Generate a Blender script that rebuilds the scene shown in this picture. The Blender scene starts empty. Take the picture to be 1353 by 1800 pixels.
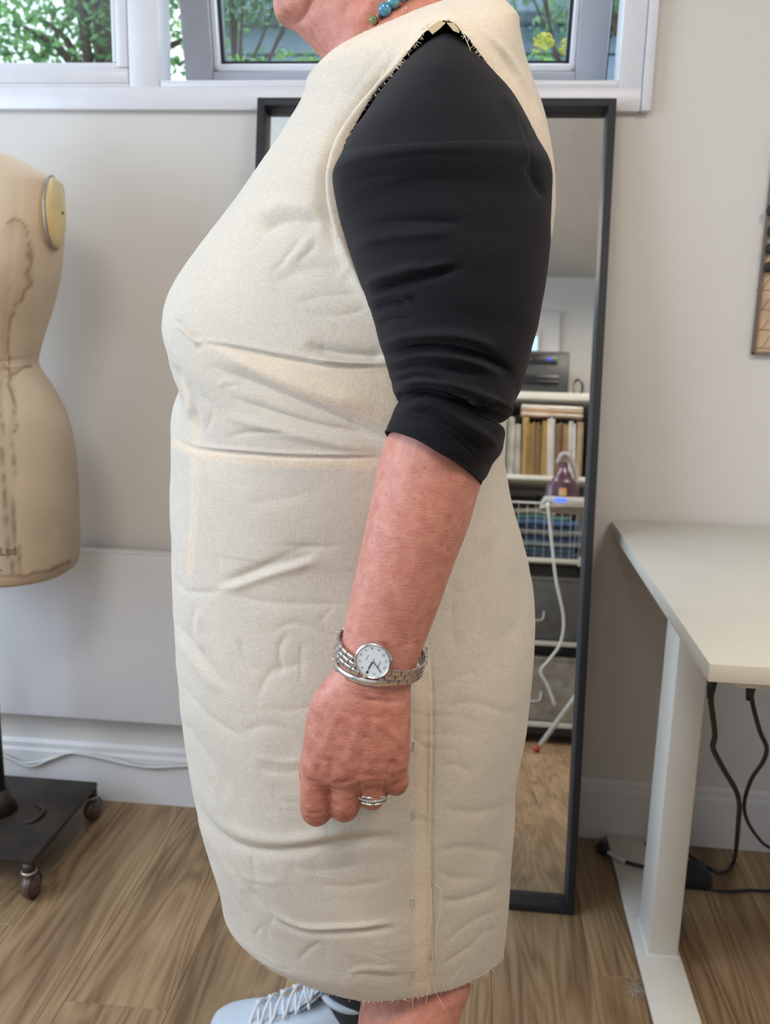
import bpy, bmesh, math, random
import numpy as np
from mathutils import Vector, Matrix
from math import sin, cos, pi, atan2, radians as rad

random.seed(4); rng = np.random.RandomState(7)
SC = bpy.context.scene
COL = SC.collection

# ------------------------------------------------------------------ camera
FPX = 1572.0; CXP, CYP = 676.5, 900.0
H = 1.15
def _basis(p, y, r):
    f = np.array([-sin(y)*cos(p), cos(y)*cos(p), -sin(p)])
    ri = np.array([cos(y), sin(y), 0.0]); up = np.cross(ri, f)
    return cos(r)*ri - sin(r)*up, sin(r)*ri + cos(r)*up, f
CR, CU, CF = _basis(.2094, .0954, -.0255)
CAM = np.array([0, 0, H])
cd = bpy.data.cameras.new('camera'); cam = bpy.data.objects.new('camera', cd); COL.objects.link(cam)
cd.sensor_fit = 'HORIZONTAL'; cd.sensor_width = 36.0; cd.lens = FPX/1353*36
cd.clip_start = .02; cd.clip_end = 200
cd.dof.use_dof = True; cd.dof.focus_distance = .80; cd.dof.aperture_fstop = 12.0
cam.matrix_world = Matrix(((CR[0], CU[0], -CF[0], 0), (CR[1], CU[1], -CF[1], 0), (CR[2], CU[2], -CF[2], H), (0, 0, 0, 1)))
SC.camera = cam

# ------------------------------------------------------------------ exposure, world, lights
SC.view_settings.view_transform = 'Standard'; SC.view_settings.look = 'None'
SC.view_settings.gamma = 1; SC.view_settings.use_curve_mapping = False
SC.view_settings.exposure = 0.12
W = bpy.data.worlds.new('overcast_sky'); SC.world = W; W.use_nodes = True
W.node_tree.nodes['Background'].inputs[0].default_value = (.80, .91, 1.0, 1)
W.node_tree.nodes['Background'].inputs[1].default_value = 2.2

def area(name, loc, aim, sx, sy, power, col):
    l = bpy.data.lights.new(name, 'AREA'); l.shape = 'RECTANGLE'; l.size = sx; l.size_y = sy
    l.energy = power; l.color = col
    o = bpy.data.objects.new(name, l); COL.objects.link(o); o.location = loc
    d = Vector(aim)-Vector(loc); o.rotation_euler = d.to_track_quat('-Z', 'Y').to_euler()
    return o
area('daylight_left', (-2.30, .35, 1.45), (-.2, .75, 1.1), 1.9, 1.3, 42, (.62, .79, 1.0))       # big window in the left wall
area('daylight_window', (-.25, 1.99, 1.95), (-.25, .6, 1.0), 2.4, .55, 9, (.72, .86, 1.0))      # light in at the back window
area('ceiling_light_a', (-.55, -.35, 2.36), (-.45, .1, 0), .6, .6, 17, (1.0, .91, .80))
area('ceiling_light_b', (.95, .1, 2.36), (.85, .3, 0), .6, .6, 23, (1.0, .90, .78))

# ------------------------------------------------------------------ pixel -> place helpers
def ray(px, py): return CR*((px-CXP)/FPX) - CU*((py-CYP)/FPX) + CF
def at(px, py, Y):
    d = ray(px, py); return CAM + d*(Y/d[1])
def atz(px, py, z):
    d = ray(px, py); return CAM + d*((z-H)/d[2])
def proj(P):
    q = np.asarray(P, float)-CAM; w = q@CF
    return np.stack([CXP+FPX*(q@CR)/w, CYP-FPX*(q@CU)/w], -1)
WALL = 1.916; BACK = -1.14; LEFT = -2.45; RIGHT = 2.1; CEIL = 2.42

# ------------------------------------------------------------------ object helpers
def tag(o, label=None, cat=None, group=None, kind=None):
    if label: o['label'] = label
    if cat: o['category'] = cat
    if group: o['group'] = group
    if kind: o['kind'] = kind
    return o
def empty(name, loc, label=None, cat=None, group=None):
    o = bpy.data.objects.new(name, None); COL.objects.link(o); o.location = loc; o.empty_display_size = .05
    return tag(o, label, cat, group)
def link(name, me, parent=None, m=None):
    o = bpy.data.objects.new(name, me); COL.objects.link(o)
    if m is not None: me.materials.append(m) if len(me.materials) == 0 else None
    if parent is not None:
        o.parent = parent
        o.matrix_parent_inverse = world_inv(parent)
    return o
def world_inv(p):
    M = Matrix.Identity(4); q = p; ch = []
    while q is not None: ch.append(q); q = q.parent
    for q in reversed(ch):
        M = M @ q.matrix_parent_inverse @ q.matrix_basis
    return M.inverted()
def obj(name, bm, m, parent=None, smooth=True, angle=None):
    me = bpy.data.meshes.new(name); bm.to_mesh(me); bm.free()
    if smooth:
        me.polygons.foreach_set('use_smooth', [True]*len(me.polygons))
        if angle is not None:
            try: me.set_sharp_from_angle(angle=angle)
            except Exception: pass
    return link(name, me, parent, m)
def struct(name, bm, m, parent=None, **k):
    o = obj(name, bm, m, parent, **k)
    if parent is None: o['kind'] = 'structure'
    return o
def box(bm, x0, x1, y0, y1, z0, z1, bev=0.0, seg=2):
    vs = [bm.verts.new(p) for p in ((x0,y0,z0),(x1,y0,z0),(x1,y1,z0),(x0,y1,z0),(x0,y0,z1),(x1,y0,z1),(x1,y1,z1),(x0,y1,z1))]
    fs = [bm.faces.new([vs[i] for i in f]) for f in ((0,3,2,1),(4,5,6,7),(0,1,5,4),(1,2,6,5),(2,3,7,6),(3,0,4,7))]
    if bev > 0:
        es = list({e for f in fs for e in f.edges})
        bmesh.ops.bevel(bm, geom=es, offset=bev, segments=seg, affect='EDGES', clamp_overlap=True, profile=.5)
    return vs
def B(*a, **k):
    bm = bmesh.new(); box(bm, *a, **k); return bm
def bobj(name, a, m, parent=None, bev=.002, **k):
    return obj(name, B(*a, bev=bev), m, parent, angle=rad(35), **k)
def xf(bm, M): bmesh.ops.transform(bm, matrix=M, verts=bm.verts); return bm
def cyl(bm, p0, p1, r0, r1=None, n=20, cap=True):
    p0 = Vector(p0); p1 = Vector(p1); r1 = r0 if r1 is None else r1
    q = (p1-p0).to_track_quat('Z', 'Y')
    a = [bm.verts.new(p0+q@Vector((cos(2*pi*i/n)*r0, sin(2*pi*i/n)*r0, 0))) for i in range(n)]
    b = [bm.verts.new(p1+q@Vector((cos(2*pi*i/n)*r1, sin(2*pi*i/n)*r1, 0))) for i in range(n)]
    for i in range(n): bm.faces.new((a[i], a[(i+1) % n], b[(i+1) % n], b[i]))
    if cap: bm.faces.new(a[::-1]); bm.faces.new(b)
def ball(bm, c, r, sc=(1, 1, 1), u=20, v=12):
    M = Matrix.Translation(Vector(c)) @ Matrix.Diagonal((sc[0], sc[1], sc[2], 1))
    bmesh.ops.create_uvsphere(bm, u_segments=u, v_segments=v, radius=r, matrix=M)
def catmull(P, m):
    P = np.asarray(P, float); n = len(P)
    t = np.linspace(0, n-1, m); i = np.clip(t.astype(int), 0, n-2); u = (t-i).reshape((-1,)+(1,)*(P.ndim-1))
    p0 = P[np.maximum(i-1, 0)]; p1 = P[i]; p2 = P[i+1]; p3 = P[np.minimum(i+2, n-1)]
    return .5*((2*p1)+(-p0+p2)*u+(2*p0-5*p1+4*p2-p3)*u*u+(-p0+3*p1-3*p2+p3)*u**3)
def wire(bm, pts, r, n=8, m=None, closed=False):
    P = np.array(pts, float)
    if m: P = catmull(P, m)
    k = len(P); R_ = np.broadcast_to(np.asarray(r, float), (k,)) if np.ndim(r) == 0 or len(r) == k else catmull(np.array(r, float), k)
    T = np.gradient(P, axis=0); T /= np.linalg.norm(T, axis=1, keepdims=True)+1e-12
    up = np.array([0, 0, 1.]) if abs(T[0][2]) < .9 else np.array([1., 0, 0])
    N = np.cross(T[0], up); N /= np.linalg.norm(N); rows = []
    for j in range(k):
        N = N-T[j]*(N@T[j]); N /= np.linalg.norm(N); Bn = np.cross(T[j], N)
        rows.append([bm.verts.new(P[j]+R_[j]*(N*cos(2*pi*i/n)+Bn*sin(2*pi*i/n))) for i in range(n)])
    for j in range(k-1):
        for i in range(n): bm.faces.new((rows[j][i], rows[j][(i+1) % n], rows[j+1][(i+1) % n], rows[j+1][i]))
    if not closed: bm.faces.new(rows[0][::-1]); bm.faces.new(rows[-1])
def mesh_np(name, V, F, smooth=True):
    me = bpy.data.meshes.new(name); V = np.ascontiguousarray(V, dtype=np.float32); F = np.ascontiguousarray(F, dtype=np.int32)
    me.vertices.add(len(V)); me.vertices.foreach_set('co', V.ravel())
    k = F.shape[1]; me.loops.add(F.size); me.loops.foreach_set('vertex_index', F.ravel())
    me.polygons.add(len(F)); me.polygons.foreach_set('loop_start', np.arange(0, F.size, k, dtype=np.int32))
    me.polygons.foreach_set('loop_total', np.full(len(F), k, dtype=np.int32))
    if smooth: me.polygons.foreach_set('use_smooth', np.ones(len(F), dtype=bool))
    me.update(calc_edges=True); me.validate(); return me
def grid_faces(m, n, wrap=True, off=0):
    j, i = np.meshgrid(np.arange(m-1), np.arange(n if wrap else n-1), indexing='ij'); i2 = (i+1) % n
    return (np.stack([j*n+i, j*n+i2, (j+1)*n+i2, (j+1)*n+i], -1).reshape(-1, 4)+off)
def vnormals(G, wrap=True):
    if wrap:
        du = np.roll(G, -1, 1)-np.roll(G, 1, 1)
    else: du = np.gradient(G, axis=1)
    dv = np.gradient(G, axis=0)
    N = np.cross(du, dv); N /= np.linalg.norm(N, axis=2, keepdims=True)+1e-12
    c = G.mean(axis=1, keepdims=True)
    s = np.sign(((G-c)*N).sum()); return N*s
def attr(me, name, vals):
    a = me.attributes.new(name, 'FLOAT', 'POINT'); a.data.foreach_set('value', np.asarray(vals, np.float32).ravel())
def text_bm(s, size, depth=.0002):
    c = bpy.data.curves.new('lettering', 'FONT'); c.body = s; c.size = size; c.extrude = depth; c.align_x = 'CENTER'; c.align_y = 'CENTER'; c.resolution_u = 3
    o = bpy.data.objects.new('lettering', c); COL.objects.link(o)
    dg = bpy.context.evaluated_depsgraph_get(); me = bpy.data.meshes.new_from_object(o.evaluated_get(dg))
    bm = bmesh.new(); bm.from_mesh(me); bpy.data.objects.remove(o); bpy.data.curves.remove(c); bpy.data.meshes.remove(me)
    return bm

# ------------------------------------------------------------------ crease fields, drawn as polylines over a surface
def pline(P, L):
    L = np.array(L, float); best = np.full(len(P), 1e9); sg = np.zeros(len(P)); tt = np.zeros(len(P))
    seg = np.hypot(*(L[1:]-L[:-1]).T); tot = seg.sum(); acc = 0
    for a, b, l in zip(L[:-1], L[1:], seg):
        d = (b-a)/l; q = P-a; u = np.clip(q@d, 0, l); c = q-u[:, None]*d; dist = np.hypot(c[:, 0], c[:, 1])
        k = dist < best; best[k] = dist[k]; sg[k] = np.sign(d[0]*q[k, 1]-d[1]*q[k, 0]); tt[k] = (acc+u[k])/tot; acc += l
    return best, sg, tt
def creases(P, lst, soft=True):
    D = np.zeros(len(P))
    for kind, A, w, L in lst:
        L = np.array(L, float)
        if len(L) > 2: L = catmull(L, len(L)*4)
        lo = L.min(0)-3.2*w; hi = L.max(0)+3.2*w
        k = np.where(((P > lo) & (P < hi)).all(1))[0]
        if len(k) == 0: continue
        d, s, t = pline(P[k], L)
        tap = np.clip(np.minimum(t, 1-t)*5+.02, 0, 1)
        x = d/w; g = np.exp(-x*x); gs_ = np.exp(-1.15*x**1.3)
        if kind == 'v': v = -gs_
        elif kind == 'r': v = g
        elif kind == 's': v = s*x*g*2.3                       # + side is below/left of the drawn direction
        else: v = s*x*g*2.3
        D[k] += A*v*tap
    return D
def vnoise(P, seed=0):
    """smooth value noise on 2-D or 3-D points"""
    P = np.asarray(P, float); dim = P.shape[1]; r = np.random.RandomState(seed); T = r.rand(*([32]*dim))
    i = np.floor(P).astype(int); f = P-i; f = f*f*(3-2*f); out = 0
    for c in range(2**dim):
        w = 1; idx = []
        for a in range(dim):
            b = (c >> a) & 1; w = w*(f[:, a] if b else 1-f[:, a]); idx.append((i[:, a]+b) % 32)
        out = out+w*T[tuple(idx)]
    return out*2-1

# ------------------------------------------------------------------ materials
def mat(name, col, rough=.6, metal=0, var=0, vscale=20, bump=0, bscale=60, stretch=(1, 1, 1), sheen=0, emit=None, spec=.5, sss=0, col2=None, coat=0, trans=0):
    m = bpy.data.materials.new(name); m.use_nodes = True; nt = m.node_tree; b = nt.nodes['Principled BSDF']
    b.inputs['Base Color'].default_value = (*col, 1); b.inputs['Roughness'].default_value = rough; b.inputs['Metallic'].default_value = metal
    b.inputs['Specular IOR Level'].default_value = spec
    if sheen: b.inputs['Sheen Weight'].default_value = sheen
    if coat: b.inputs['Coat Weight'].default_value = coat
    if trans: b.inputs['Transmission Weight'].default_value = trans
    if sss:
        b.inputs['Subsurface Weight'].default_value = sss; b.inputs['Subsurface Radius'].default_value = (.6, .22, .12); b.inputs['Subsurface Scale'].default_value = .01
    if emit: b.inputs['Emission Color'].default_value = (*emit[:3], 1); b.inputs['Emission Strength'].default_value = emit[3]
    tc = nt.nodes.new('ShaderNodeTexCoord'); mp = nt.nodes.new('ShaderNodeMapping'); mp.inputs['Scale'].default_value = stretch
    nt.links.new(tc.outputs['Object'], mp.inputs[0])
    n1 = nt.nodes.new('ShaderNodeTexNoise'); n1.inputs['Scale'].default_value = vscale; n1.inputs['Detail'].default_value = 4
    nt.links.new(mp.outputs[0], n1.inputs['Vector'])
    mx = nt.nodes.new('ShaderNodeMix'); mx.data_type = 'RGBA'
    c2 = col2 if col2 else tuple(c*(1-.5*max(var, .06)) for c in col); c1 = col if col2 else tuple(min(1, c*(1+.25*max(var, .06))) for c in col)
    mx.inputs[6].default_value = (*c1, 1); mx.inputs[7].default_value = (*c2, 1)
    mr = nt.nodes.new('ShaderNodeMapRange'); mr.inputs[1].default_value = .35; mr.inputs[2].default_value = .68
    nt.links.new(n1.outputs[0], mr.inputs[0]); nt.links.new(mr.outputs[0], mx.inputs[0])
    nt.links.new(mx.outputs[2], b.inputs['Base Color'])
    if bump:
        n2 = nt.nodes.new('ShaderNodeTexNoise'); n2.inputs['Scale'].default_value = bscale; n2.inputs['Detail'].default_value = 5
        nt.links.new(mp.outputs[0], n2.inputs['Vector']); bp = nt.nodes.new('ShaderNodeBump'); bp.inputs['Distance'].default_value = .001; bp.inputs['Strength'].default_value = bump
        nt.links.new(n2.outputs[0], bp.inputs['Height']); nt.links.new(bp.outputs[0], b.inputs['Normal'])
    m['mix'] = 1
    return m
def nodes(m): return m.node_tree, m.node_tree.nodes['Principled BSDF']
M_wall = mat('wall_paint', (.62, .60, .575), .85, var=.05, vscale=2, bump=.15, bscale=180)
M_ceil = mat('ceiling_paint', (.74, .72, .69), .9)
M_trim = mat('white_gloss_paint', (.64, .635, .64), .4, var=.04, vscale=5)
M_upvc = mat('white_upvc', (.64, .64, .68), .3, var=.02)
M_upvcg = mat('grey_upvc_sash', (.34, .35, .40), .35)
M_gasket = mat('black_gasket', (.01, .012, .02), .5)
M_heater = mat('heater_enamel', (.66, .67, .70), .22, var=.02, vscale=3)
M_desk = mat('desk_laminate', (.62, .595, .53), .45, var=.02, vscale=8, bump=.05, bscale=300)
M_deskleg = mat('desk_steel_white', (.66, .635, .575), .35, var=.02, vscale=9)
M_black = mat('black_wood', (.010, .010, .013), .6, var=.3, vscale=40, bump=.1, bscale=200)
M_mirror = mat('mirror_glass', (.86, .87, .87), .004, 1.0)
M_mirror.node_tree.nodes['Principled BSDF'].inputs['Base Color'].default_value = (.84, .85, .84, 1)
M_cable = mat('black_cable', (.008, .008, .01), .45)
M_wcable = mat('white_cable', (.60, .60, .58), .4)
M_steel = mat('polished_steel', (.68, .68, .69), .22, 1.0, var=.15, vscale=300)
M_gold = mat('brass', (.55, .33, .10), .35, 1.0, var=.2, vscale=60)
M_iron = mat('dark_iron', (.028, .024, .022), .48, .4, var=.9, vscale=14, bump=.5, bscale=60, col2=(.06, .045, .034))
M_caster = mat('caster_bakelite', (.11, .07, .055), .35, .2, var=.4, vscale=50)
M_white = mat('white_plastic', (.75, .75, .74), .35)
M_sock = mat('black_sock', (.01, .012, .02), .9, bump=.6, bscale=500, sheen=.2)

def floor_mat():
    m = bpy.data.materials.new('oak_plank'); m.use_nodes = True; nt, b = nodes(m)
    N = nt.nodes.new; L = nt.links.new
    tc = N('ShaderNodeTexCoord'); oi = N('ShaderNodeObjectInfo')
    off = N('ShaderNodeVectorMath'); off.operation = 'SCALE'; off.inputs[0].default_value = (3.1, 7.7, 1.3); L(oi.outputs['Random'], off.inputs[3])
    ad = N('ShaderNodeVectorMath'); L(tc.outputs['Object'], ad.inputs[0]); L(off.outputs[0], ad.inputs[1])
    mp = N('ShaderNodeMapping'); mp.inputs['Scale'].default_value = (6, .75, 1); L(ad.outputs[0], mp.inputs[0])
    n0 = N('ShaderNodeTexNoise'); n0.inputs['Scale'].default_value = 1.3; n0.inputs['Detail'].default_value = 2; n0.inputs['Distortion'].default_value = .6; L(mp.outputs[0], n0.inputs['Vector'])
    mu = N('ShaderNodeMath'); mu.operation = 'MULTIPLY'; mu.inputs[1].default_value = 26; L(n0.outputs[0], mu.inputs[0])
    fr = N('ShaderNodeMath'); fr.operation = 'PINGPONG'; fr.inputs[1].default_value = 1; L(mu.outputs[0], fr.inputs[0])
    mp2 = N('ShaderNodeMapping'); mp2.inputs['Scale'].default_value = (150, 5, 1); L(ad.outputs[0], mp2.inputs[0])
    n2 = N('ShaderNodeTexNoise'); n2.inputs['Scale'].default_value = 1; n2.inputs['Detail'].default_value = 4; L(mp2.outputs[0], n2.inputs['Vector'])
    mp3 = N('ShaderNodeMapping'); mp3.inputs['Scale'].default_value = (9, 1.6, 1); L(ad.outputs[0], mp3.inputs[0])
    n3 = N('ShaderNodeTexNoise'); n3.inputs['Scale'].default_value = 1.4; n3.inputs['Detail'].default_value = 3; L(mp3.outputs[0], n3.inputs['Vector'])
    s = N('ShaderNodeMath'); s.operation = 'MULTIPLY_ADD'; s.inputs[1].default_value = .32; L(fr.outputs[0], s.inputs[0])
    h = N('ShaderNodeMath'); h.operation = 'MULTIPLY_ADD'; h.inputs[1].default_value = .75; L(n2.outputs[0], h.inputs[0])
    h2 = N('ShaderNodeMath'); h2.operation = 'MULTIPLY_ADD'; h2.inputs[1].default_value = 1.1; h2.inputs[2].default_value = -.62; L(n3.outputs[0], h2.inputs[0])
    L(h2.outputs[0], h.inputs[2]); L(h.outputs[0], s.inputs[2])
    cr = N('ShaderNodeValToRGB'); e = cr.color_ramp.elements; e[0].position = .15; e[0].color = (.17, .10, .05, 1); e[1].position = .95; e[1].color = (.43, .295, .165, 1)
    k = e.new(.5); k.color = (.305, .198, .105, 1); L(s.outputs[0], cr.inputs[0])
    vr = N('ShaderNodeMapRange'); vr.inputs[3].default_value = .86; vr.inputs[4].default_value = 1.14; L(oi.outputs['Random'], vr.inputs[0])
    mm = N('ShaderNodeVectorMath'); mm.operation = 'SCALE'; L(cr.outputs[0], mm.inputs[0]); L(vr.outputs[0], mm.inputs[3]); L(mm.outputs[0], b.inputs['Base Color'])
    b.inputs['Roughness'].default_value = .42
    bp = N('ShaderNodeBump'); bp.inputs['Distance'].default_value = .0006; bp.inputs['Strength'].default_value = .35; L(s.outputs[0], bp.inputs['Height']); L(bp.outputs[0], b.inputs['Normal'])
    return m
M_floor = floor_mat()

def cloth_mat(name, single, double, weave=1.0):
    m = bpy.data.materials.new(name); m.use_nodes = True; nt, b = nodes(m); N = nt.nodes.new; L = nt.links.new
    tc = N('ShaderNodeTexCoord'); outs = []
    for sc in ((900, 900, 190), (170, 170, 1000)):
        mp = N('ShaderNodeMapping'); mp.inputs['Scale'].default_value = sc; L(tc.outputs['Object'], mp.inputs[0])
        n = N('ShaderNodeTexNoise'); n.inputs['Scale'].default_value = 1; n.inputs['Detail'].default_value = 2; L(mp.outputs[0], n.inputs['Vector']); outs.append(n)
    s = N('ShaderNodeMath'); L(outs[0].outputs[0], s.inputs[0]); L(outs[1].outputs[0], s.inputs[1])
    nb = N('ShaderNodeTexNoise'); nb.inputs['Scale'].default_value = 9; nb.inputs['Detail'].default_value = 3; L(tc.outputs['Object'], nb.inputs['Vector'])
    at_ = N('ShaderNodeAttribute'); at_.attribute_name = 'ply'
    mx = N('ShaderNodeMix'); mx.data_type = 'RGBA'; mx.inputs[6].default_value = (*single, 1); mx.inputs[7].default_value = (*double, 1); L(at_.outputs['Fac'], mx.inputs[0])
    mr = N('ShaderNodeMapRange'); mr.inputs[1].default_value = .6; mr.inputs[2].default_value = 1.4; mr.inputs[3].default_value = .87; mr.inputs[4].default_value = 1.10; L(s.outputs[0], mr.inputs[0])
    m2 = N('ShaderNodeMapRange'); m2.inputs[1].default_value = .3; m2.inputs[2].default_value = .7; m2.inputs[3].default_value = .95; m2.inputs[4].default_value = 1.04; L(nb.outputs[0], m2.inputs[0])
    mu = N('ShaderNodeMath'); mu.operation = 'MULTIPLY'; L(mr.outputs[0], mu.inputs[0]); L(m2.outputs[0], mu.inputs[1])
    sc = N('ShaderNodeVectorMath'); sc.operation = 'SCALE'; L(mx.outputs[2], sc.inputs[0]); L(mu.outputs[0], sc.inputs[3]); L(sc.outputs[0], b.inputs['Base Color'])
    b.inputs['Roughness'].default_value = .9; b.inputs['Specular IOR Level'].default_value = .15; b.inputs['Sheen Weight'].default_value = .15
    bp = N('ShaderNodeBump'); bp.inputs['Distance'].default_value = .0005; bp.inputs['Strength'].default_value = .6*weave; L(s.outputs[0], bp.inputs['Height']); L(bp.outputs[0], b.inputs['Normal'])
    return m
M_calico = cloth_mat('calico', (.56, .515, .45), (.67, .57, .455))
M_thread = mat('cream_thread', (.72, .65, .52), .8)
M_jersey = mat('black_jersey', (.0065, .006, .0095), .85, var=.25, vscale=200, bump=.5, bscale=260, stretch=(1, 1, 3), sheen=.04, spec=.15)

def skin_mat():
    m = bpy.data.materials.new('skin'); m.use_nodes = True; nt, b = nodes(m); N = nt.nodes.new; L = nt.links.new
    tc = N('ShaderNodeTexCoord')
    def noise(s, d=4, st=None):
        n = N('ShaderNodeTexNoise'); n.inputs['Scale'].default_value = s; n.inputs['Detail'].default_value = d
        if st: mp = N('ShaderNodeMapping'); mp.inputs['Scale'].default_value = st; L(tc.outputs['Object'], mp.inputs[0]); L(mp.outputs[0], n.inputs['Vector'])
        else: L(tc.outputs['Object'], n.inputs['Vector'])
        return n
    n1 = noise(105, 5); cr = N('ShaderNodeValToRGB'); e = cr.color_ramp.elements
    e[0].position = .30; e[0].color = (.47, .185, .145, 1); e[1].position = .70; e[1].color = (.57, .27, .21, 1); L(n1.outputs[0], cr.inputs[0])
    n2 = noise(160, 3); m2 = N('ShaderNodeMapRange'); m2.inputs[1].default_value = .60; m2.inputs[2].default_value = .74; m2.inputs[3].default_value = 0; m2.inputs[4].default_value = .55; L(n2.outputs[0], m2.inputs[0])
    mx = N('ShaderNodeMix'); mx.data_type = 'RGBA'; mx.inputs[7].default_value = (.36, .12, .08, 1); L(m2.outputs[0], mx.inputs[0]); L(cr.outputs[0], mx.inputs[6])
    a1 = N('ShaderNodeAttribute'); a1.attribute_name = 'spot'
    mx2 = N('ShaderNodeMix'); mx2.data_type = 'RGBA'; mx2.inputs[7].default_value = (.26, .085, .055, 1); L(a1.outputs['Fac'], mx2.inputs[0]); L(mx.outputs[2], mx2.inputs[6])
    a2 = N('ShaderNodeAttribute'); a2.attribute_name = 'tan'
    mx3 = N('ShaderNodeMix'); mx3.data_type = 'RGBA'; mx3.blend_type = 'MULTIPLY'; mx3.inputs[7].default_value = (.78, .66, .60, 1); L(a2.outputs['Fac'], mx3.inputs[0]); L(mx2.outputs[2], mx3.inputs[6])
    L(mx3.outputs[2], b.inputs['Base Color'])
    b.inputs['Roughness'].default_value = .5; b.inputs['Specular IOR Level'].default_value = .35
    b.inputs['Subsurface Weight'].default_value = .12; b.inputs['Subsurface Radius'].default_value = (.6, .2, .1); b.inputs['Subsurface Scale'].default_value = .006
    n3 = noise(1, 4, (260, 260, 700)); n4 = noise(420, 3); s = N('ShaderNodeMath'); L(n3.outputs[0], s.inputs[0]); L(n4.outputs[0], s.inputs[1])
    bp = N('ShaderNodeBump'); bp.inputs['Distance'].default_value = .0007; bp.inputs['Strength'].default_value = .55; L(s.outputs[0], bp.inputs['Height']); L(bp.outputs[0], b.inputs['Normal'])
    return m
M_skin = skin_mat()

# ================================================================== THE ROOM
wx = lambda px, py: at(px, py, WALL)
ZW = 1.562                                   # bottom of the window lining
OPX0, OPX1, OPZ0, OPZ1 = -1.55, .300, ZW, 2.20
# floor: base slab + planks
fl = struct('floor', B(LEFT-.05, RIGHT+.05, BACK-.05, WALL+.12, -.06, -.0095), mat('floor_underlay', (.03, .02, .015), .9))
pw = .182; pl = 1.22
pme = bpy.data.meshes.new('plank'); bm = B(-pw/2+.0004, pw/2-.0004, -pl/2+.0004, pl/2-.0004, -.009, 0, bev=.0007, seg=1); bm.to_mesh(pme); bm.free(); pme.materials.append(M_floor)
ix = 0; x = LEFT-.02+pw/2
while x < RIGHT+.05:
    y = BACK-.4+((ix*.43) % 1)*pl-pl/2
    while y-pl/2 < WALL+.02:
        y0, y1 = max(y-pl/2, BACK-.02), min(y+pl/2, WALL+.02)
        if y1-y0 > .05:
            if y1-y0 > pl-.01: me = pme
            else:
                me = bpy.data.meshes.new('plank'); bm = B(-pw/2+.0004, pw/2-.0004, y0-y+.0004, y1-y-.0004, -.009, 0, bev=.0007, seg=1); bm.to_mesh(me); bm.free(); me.materials.append(M_floor)
            o = bpy.data.objects.new('plank', me); COL.objects.link(o); o.location = (x, y, 0); o.parent = fl
        y += pl
    x += pw; ix += 1
struct('ceiling', B(LEFT-.1, RIGHT+.1, BACK-.1, WALL+.1, CEIL, CEIL+.1), M_ceil)
# back wall with the window opening
bm = bmesh.new()
box(bm, LEFT, RIGHT, WALL, WALL+.10, 0, OPZ0); box(bm, LEFT, RIGHT, WALL, WALL+.10, OPZ1, CEIL)
box(bm, LEFT, OPX0, WALL, WALL+.10, OPZ0, OPZ1); box(bm, OPX1, RIGHT, WALL, WALL+.10, OPZ0, OPZ1)
struct('wall_back', bm, M_wall, smooth=False)
bm = bmesh.new()
LW = (-.6, 1.3, .8, 2.1)
box(bm, LEFT-.12, LEFT, BACK, WALL+.1, 0, LW[2]); box(bm, LEFT-.12, LEFT, BACK, WALL+.1, LW[3], CEIL)
box(bm, LEFT-.12, LEFT, BACK, LW[0], LW[2], LW[3]); box(bm, LEFT-.12, LEFT, LW[1], WALL+.1, LW[2], LW[3])
struct('wall_left', bm, M_wall, smooth=False)
struct('wall_right', B(RIGHT, RIGHT+.1, BACK, WALL+.1, 0, CEIL), M_wall, smooth=False)
struct('wall_front', B(LEFT-.1, RIGHT+.1, BACK-.1, BACK, 0, CEIL), M_wall, smooth=False)
# left window (outside the frame, lights the room)
w2 = empty('window_2', (LEFT, .35, LW[2])); w2['kind'] = 'structure'
bm = bmesh.new()
for a in ((LW[0], LW[1], LW[2], LW[2]+.06), (LW[0], LW[1], LW[3]-.06, LW[3]), (LW[0], LW[0]+.06, LW[2], LW[3]), (LW[1]-.06, LW[1], LW[2], LW[3]), (.32, .38, LW[2], LW[3])):
    box(bm, LEFT-.09, LEFT-.03, a[0], a[1], a[2], a[3], bev=.004)
obj('window_frame', bm, M_upvc, w2, angle=rad(30))

def skirting(name, x0, x1, h=.145):
    prof = [(0, 0), (0, .018), (h-.028, .018), (h-.022, .012), (h-.010, .012), (h, .006), (h, 0)]
    bm = bmesh.new(); rows = []
    for x in (x0, x1): rows.append([bm.verts.new((x, WALL-d, z)) for z, d in prof])
    n = len(prof)
    for i in range(n-1): bm.faces.new((rows[0][i], rows[1][i], rows[1][i+1], rows[0][i+1]))
    bm.faces.new(rows[0]); bm.faces.new(rows[1][::-1]); bmesh.ops.recalc_face_normals(bm, faces=bm.faces)
    return struct(name, bm, M_trim, smooth=False)
skirting('baseboard_back', LEFT, RIGHT)
struct('baseboard_front', B(LEFT, RIGHT, BACK, BACK+.018, 0, .12, bev=.003), M_trim, angle=rad(30))

# ------------------------------------------------------------------ window in the back wall
gl = bpy.data.materials.new('window_glass'); gl.use_nodes = True; nt = gl.node_tree; nt.nodes.clear()
o_ = nt.nodes.new('ShaderNodeOutputMaterial'); tr = nt.nodes.new('ShaderNodeBsdfTransparent'); tr.inputs[0].default_value = (.93, .96, .97, 1)
gs = nt.nodes.new('ShaderNodeBsdfGlossy'); gs.inputs['Roughness'].default_value = .02; mixn = nt.nodes.new('ShaderNodeMixShader'); fz = nt.nodes.new('ShaderNodeValue'); fz.outputs[0].default_value = .05
nt.links.new(fz.outputs[0], mixn.inputs[0]); nt.links.new(tr.outputs[0], mixn.inputs[1]); nt.links.new(gs.outputs[0], mixn.inputs[2]); nt.links.new(mixn.outputs[0], o_.inputs[0])
M_glass = gl
w1 = empty('window_1', ((OPX0+OPX1)/2, WALL, OPZ0)); w1['kind'] = 'structure'
YF = WALL-.018                                # frame face, slightly proud of the plaster
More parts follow.
